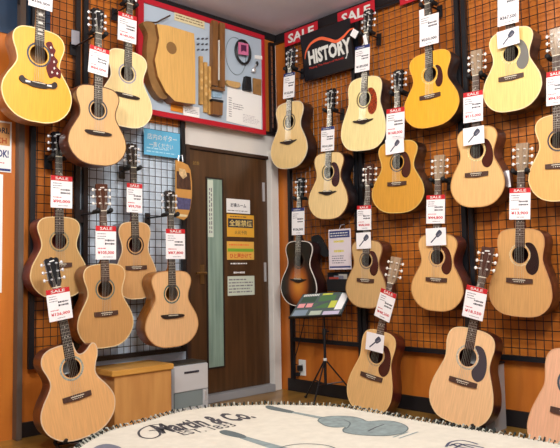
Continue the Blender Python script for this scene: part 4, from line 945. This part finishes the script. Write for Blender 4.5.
for i in range(len(lp)):
    a, b = Vector(lp[i]), Vector(lp[(i + 1) % len(lp)]); seg = (b - a); ln = seg.length; k_ = max(1, int(ln / .011)); out = Vector((seg.y, -seg.x)).normalized()
    if out.dot((a + b) / 2) < 0: out = -out
    for j in range(k_):
        p = a + seg * (j / k_); per += 1; bmx = FD if per % 2 else FW
        w_ = random.uniform(.7, 1.3); q = p - out * .010; e_ = p + out * random.uniform(.006, .014) + seg.normalized() * random.uniform(-.006, .006)
        tube(bmx, [(q.x, q.y, TZ + .001), (p.x, p.y, TZ + random.uniform(.006, .014)), (e_.x, e_.y, TZ + random.uniform(-.006, .006))], .0024 * w_, 4)
tag(obj('dark_fringe', FD, mat('fringe_dark', (34, 42, 38), .9), bl), 'dark green stitched fringe', kind='stuff')
tag(obj('pale_fringe', FW, mat('fringe_pale', (160, 160, 146), .9), bl), 'pale stitched fringe', kind='stuff')
# printing on the blanket
PB = mat('blanket_black', (54, 52, 56), .9); PG = mat('blanket_grey', (112, 124, 122), .9, noise=.2, nscale=40); PGD = mat('blanket_dark_grey', (74, 84, 84), .9)
def bl_text(s, a, b, hpx, m, shear=0.0, bold=0.0):
    A, B_ = at_z(*a, TZ), at_z(*b, TZ); X = (B_ - A); wd = X.length; X.normalize(); Y = Vector((-X.y, X.x, 0))
    mid = ((a[0] + b[0]) / 2, (a[1] + b[1]) / 2); h = abs((at_z(mid[0], mid[1] - hpx, TZ) - at_z(*mid, TZ)).dot(Y))
    O = Vector((A.x - cen.x, A.y - cen.y, TZ + .0006))
    M_ = Matrix(((X.x, Y.x, 0, O.x), (X.y, Y.y, 0, O.y), (0, 0, 1, O.z), (0, 0, 0, 1)))
    return text('lettering', s, wd, wd / 2, h / 2, 0, m, bl, height=h, shear=shear, bold=bold, M=M_)
bl_text('Martin & Co.', (163, 434), (258, 418), 10.5, PB, .25, .035)
bl_text('EST. 1833', (184, 435.5), (238, 426), 4.6, PB, 0, .01)
def bl_loop(pts, z=0.0):
    return [(lambda p: (p.x - cen.x, p.y - cen.y))(at_z(px, py, TZ)) for px, py in pts]
def bl_stroke(pts, w_, m, nm, z=TZ + .0006, closed=False):
    q = smooth_loop(bl_loop(pts), 4, closed); bm = new_bm(); n = len(q)
    prev = None
    up, dn = [], []
    for i in range(n):
        a = Vector(q[i - 1] if closed else q[max(i - 1, 0)]); b = Vector(q[(i + 1) % n] if closed else q[min(i + 1, n - 1)]); t_ = (b - a).normalized()
        up.append(bm.verts.new((q[i][0] - t_.y * w_, q[i][1] + t_.x * w_, z))); dn.append(bm.verts.new((q[i][0] + t_.y * w_, q[i][1] - t_.x * w_, z)))
    for i in range(n if closed else n - 1): bm.faces.new((up[i], up[(i + 1) % n], dn[(i + 1) % n], dn[i]))
    return obj(nm, bm, m, bl)
bl_stroke([(170, 428), (160, 424.5), (147, 426.5), (139, 431.5), (141, 437), (152, 438.5), (160, 435), (157, 430.5), (149, 431)], .004, PB, 'swirl')
def bl_fill(pts, m, nm, dz=.0005, sm=5):
    q = smooth_loop(bl_loop(pts), sm) if sm else bl_loop(pts); bm = new_bm(); hslab(bm, q, TZ + .0001, TZ + dz); return obj(nm, bm, m, bl)
# printed guitar, whole
gp = [(322, 424), (318, 420.5), (323, 417.5), (334, 416.2), (350, 416.5), (361, 418.8), (368, 421.5), (382, 420.7), (396, 422), (406, 426), (407.5, 430), (400, 434), (384, 436), (363, 435.3), (346, 433), (343, 430), (345, 427.2), (336, 427.5), (327, 426.3)]
bl_fill(gp, PG, 'printed_guitar_body'); bl_stroke(gp, .0022, PGD, 'printed_outline', TZ + .0009, True)
bl_fill([(294, 411.8), (325, 417.6), (344, 422), (342, 423.6), (323, 419.4), (292, 413)], PG, 'printed_neck', .0008, 0)
bl_fill([(265.5, 406.5), (270, 405.8), (282, 408.5), (294, 411.5), (292, 413.2), (280, 411.5), (268, 409)], PGD, 'printed_headstock', .0007, 3)
bl_stroke([(344, 420), (350, 423), (348, 427.5), (343, 430)], .0025, PGD, 'printed_outline', TZ + .001)
bl_stroke([(368, 431.5), (376, 427.5), (384, 424.8)], .003, PB, 'printed_bridge', TZ + .001)
# second printed guitar near the front edge
bl_fill([(219.5, 431.5), (226, 430.2), (238, 433), (246, 436.2), (244, 438.4), (232, 436.6), (222, 434)], PGD, 'printed_headstock', .0007, 3)
bl_fill([(243, 435.6), (262, 441), (284, 447), (305, 454), (296, 458), (272, 449), (240, 438.4)], PG, 'printed_neck', .0006, 0)
bl_stroke([(276, 452), (283, 447), (300, 444.2), (322, 445), (336, 449), (352, 462), (340, 480), (300, 486), (276, 470)], .003, PGD, 'printed_outline', TZ + .0009)
for a, b in (((393, 437.5), (408, 432)), ((399, 438.5), (418, 432))): bl_stroke([a, ((a[0] + b[0]) / 2, (a[1] + b[1]) / 2), b], .0035, PG, 'printed_line')
for pts in ([(446, 447), (450, 442.5), (460, 440.5), (470, 442), (478, 444.5)], [(449, 446), (458, 443.5), (466, 446), (474, 448)], [(455, 448), (463, 444.5), (472, 445.5), (484, 448)], [(452, 444), (458, 446.5), (470, 449)]):
    bl_stroke(pts, .004, NAVY if False else mat('blanket_navy', (50, 54, 78), .9), 'printed_scroll')
bl_fill([(92, 452), (96, 446.5), (106, 444), (116, 445.5), (122, 449), (118, 456), (100, 458)], mat('blanket_slate', (92, 94, 104), .9), 'printed_shape')

# ------------------------------------------------------------------ light and view
def area(name, loc, target, size, power, color=(1, .93, .84)):
    l = bpy.data.lights.new(name, 'AREA'); l.shape = 'DISK'; l.size = size; l.energy = power; l.color = color
    o = bpy.data.objects.new(name, l); COL.objects.link(o); o.location = loc
    o.rotation_euler = (Vector(target) - Vector(loc)).to_track_quat('-Z', 'Y').to_euler(); return o
for loc, tg, pw in (((.3, 1.9, 2.82), (2.0, 3.87, 1.2), 44), ((1.5, .3, 2.82), (3.75, 2.2, 1.2), 52), ((.6, .2, 2.82), (2.6, 3.2, .8), 36), ((1.9, 2.1, 2.82), (3.2, 3.3, 1.2), 9)):
    area('ceiling_lamp', loc, tg, .35, pw, (1, .96, .9))
for loc, pw in (((1.5, 1.3, 2.3), 30), ((.6, -.2, 2.1), 44)):  # added fill: bare point lights out of view that brighten the ceiling
    l = bpy.data.lights.new('ceiling_fill', 'POINT'); l.shadow_soft_size = .16; l.energy = pw; l.color = (.95, .97, 1)
    o = bpy.data.objects.new('ceiling_fill', l); COL.objects.link(o); o.location = loc
w = bpy.data.worlds.new('world'); SC.world = w; w.use_nodes = True
w.node_tree.nodes['Background'].inputs[0].default_value = (.93, .96, 1, 1); w.node_tree.nodes['Background'].inputs[1].default_value = .35
SC.view_settings.view_transform = 'Standard'; SC.view_settings.look = 'None'; SC.view_settings.exposure = .12; SC.view_settings.gamma = 1
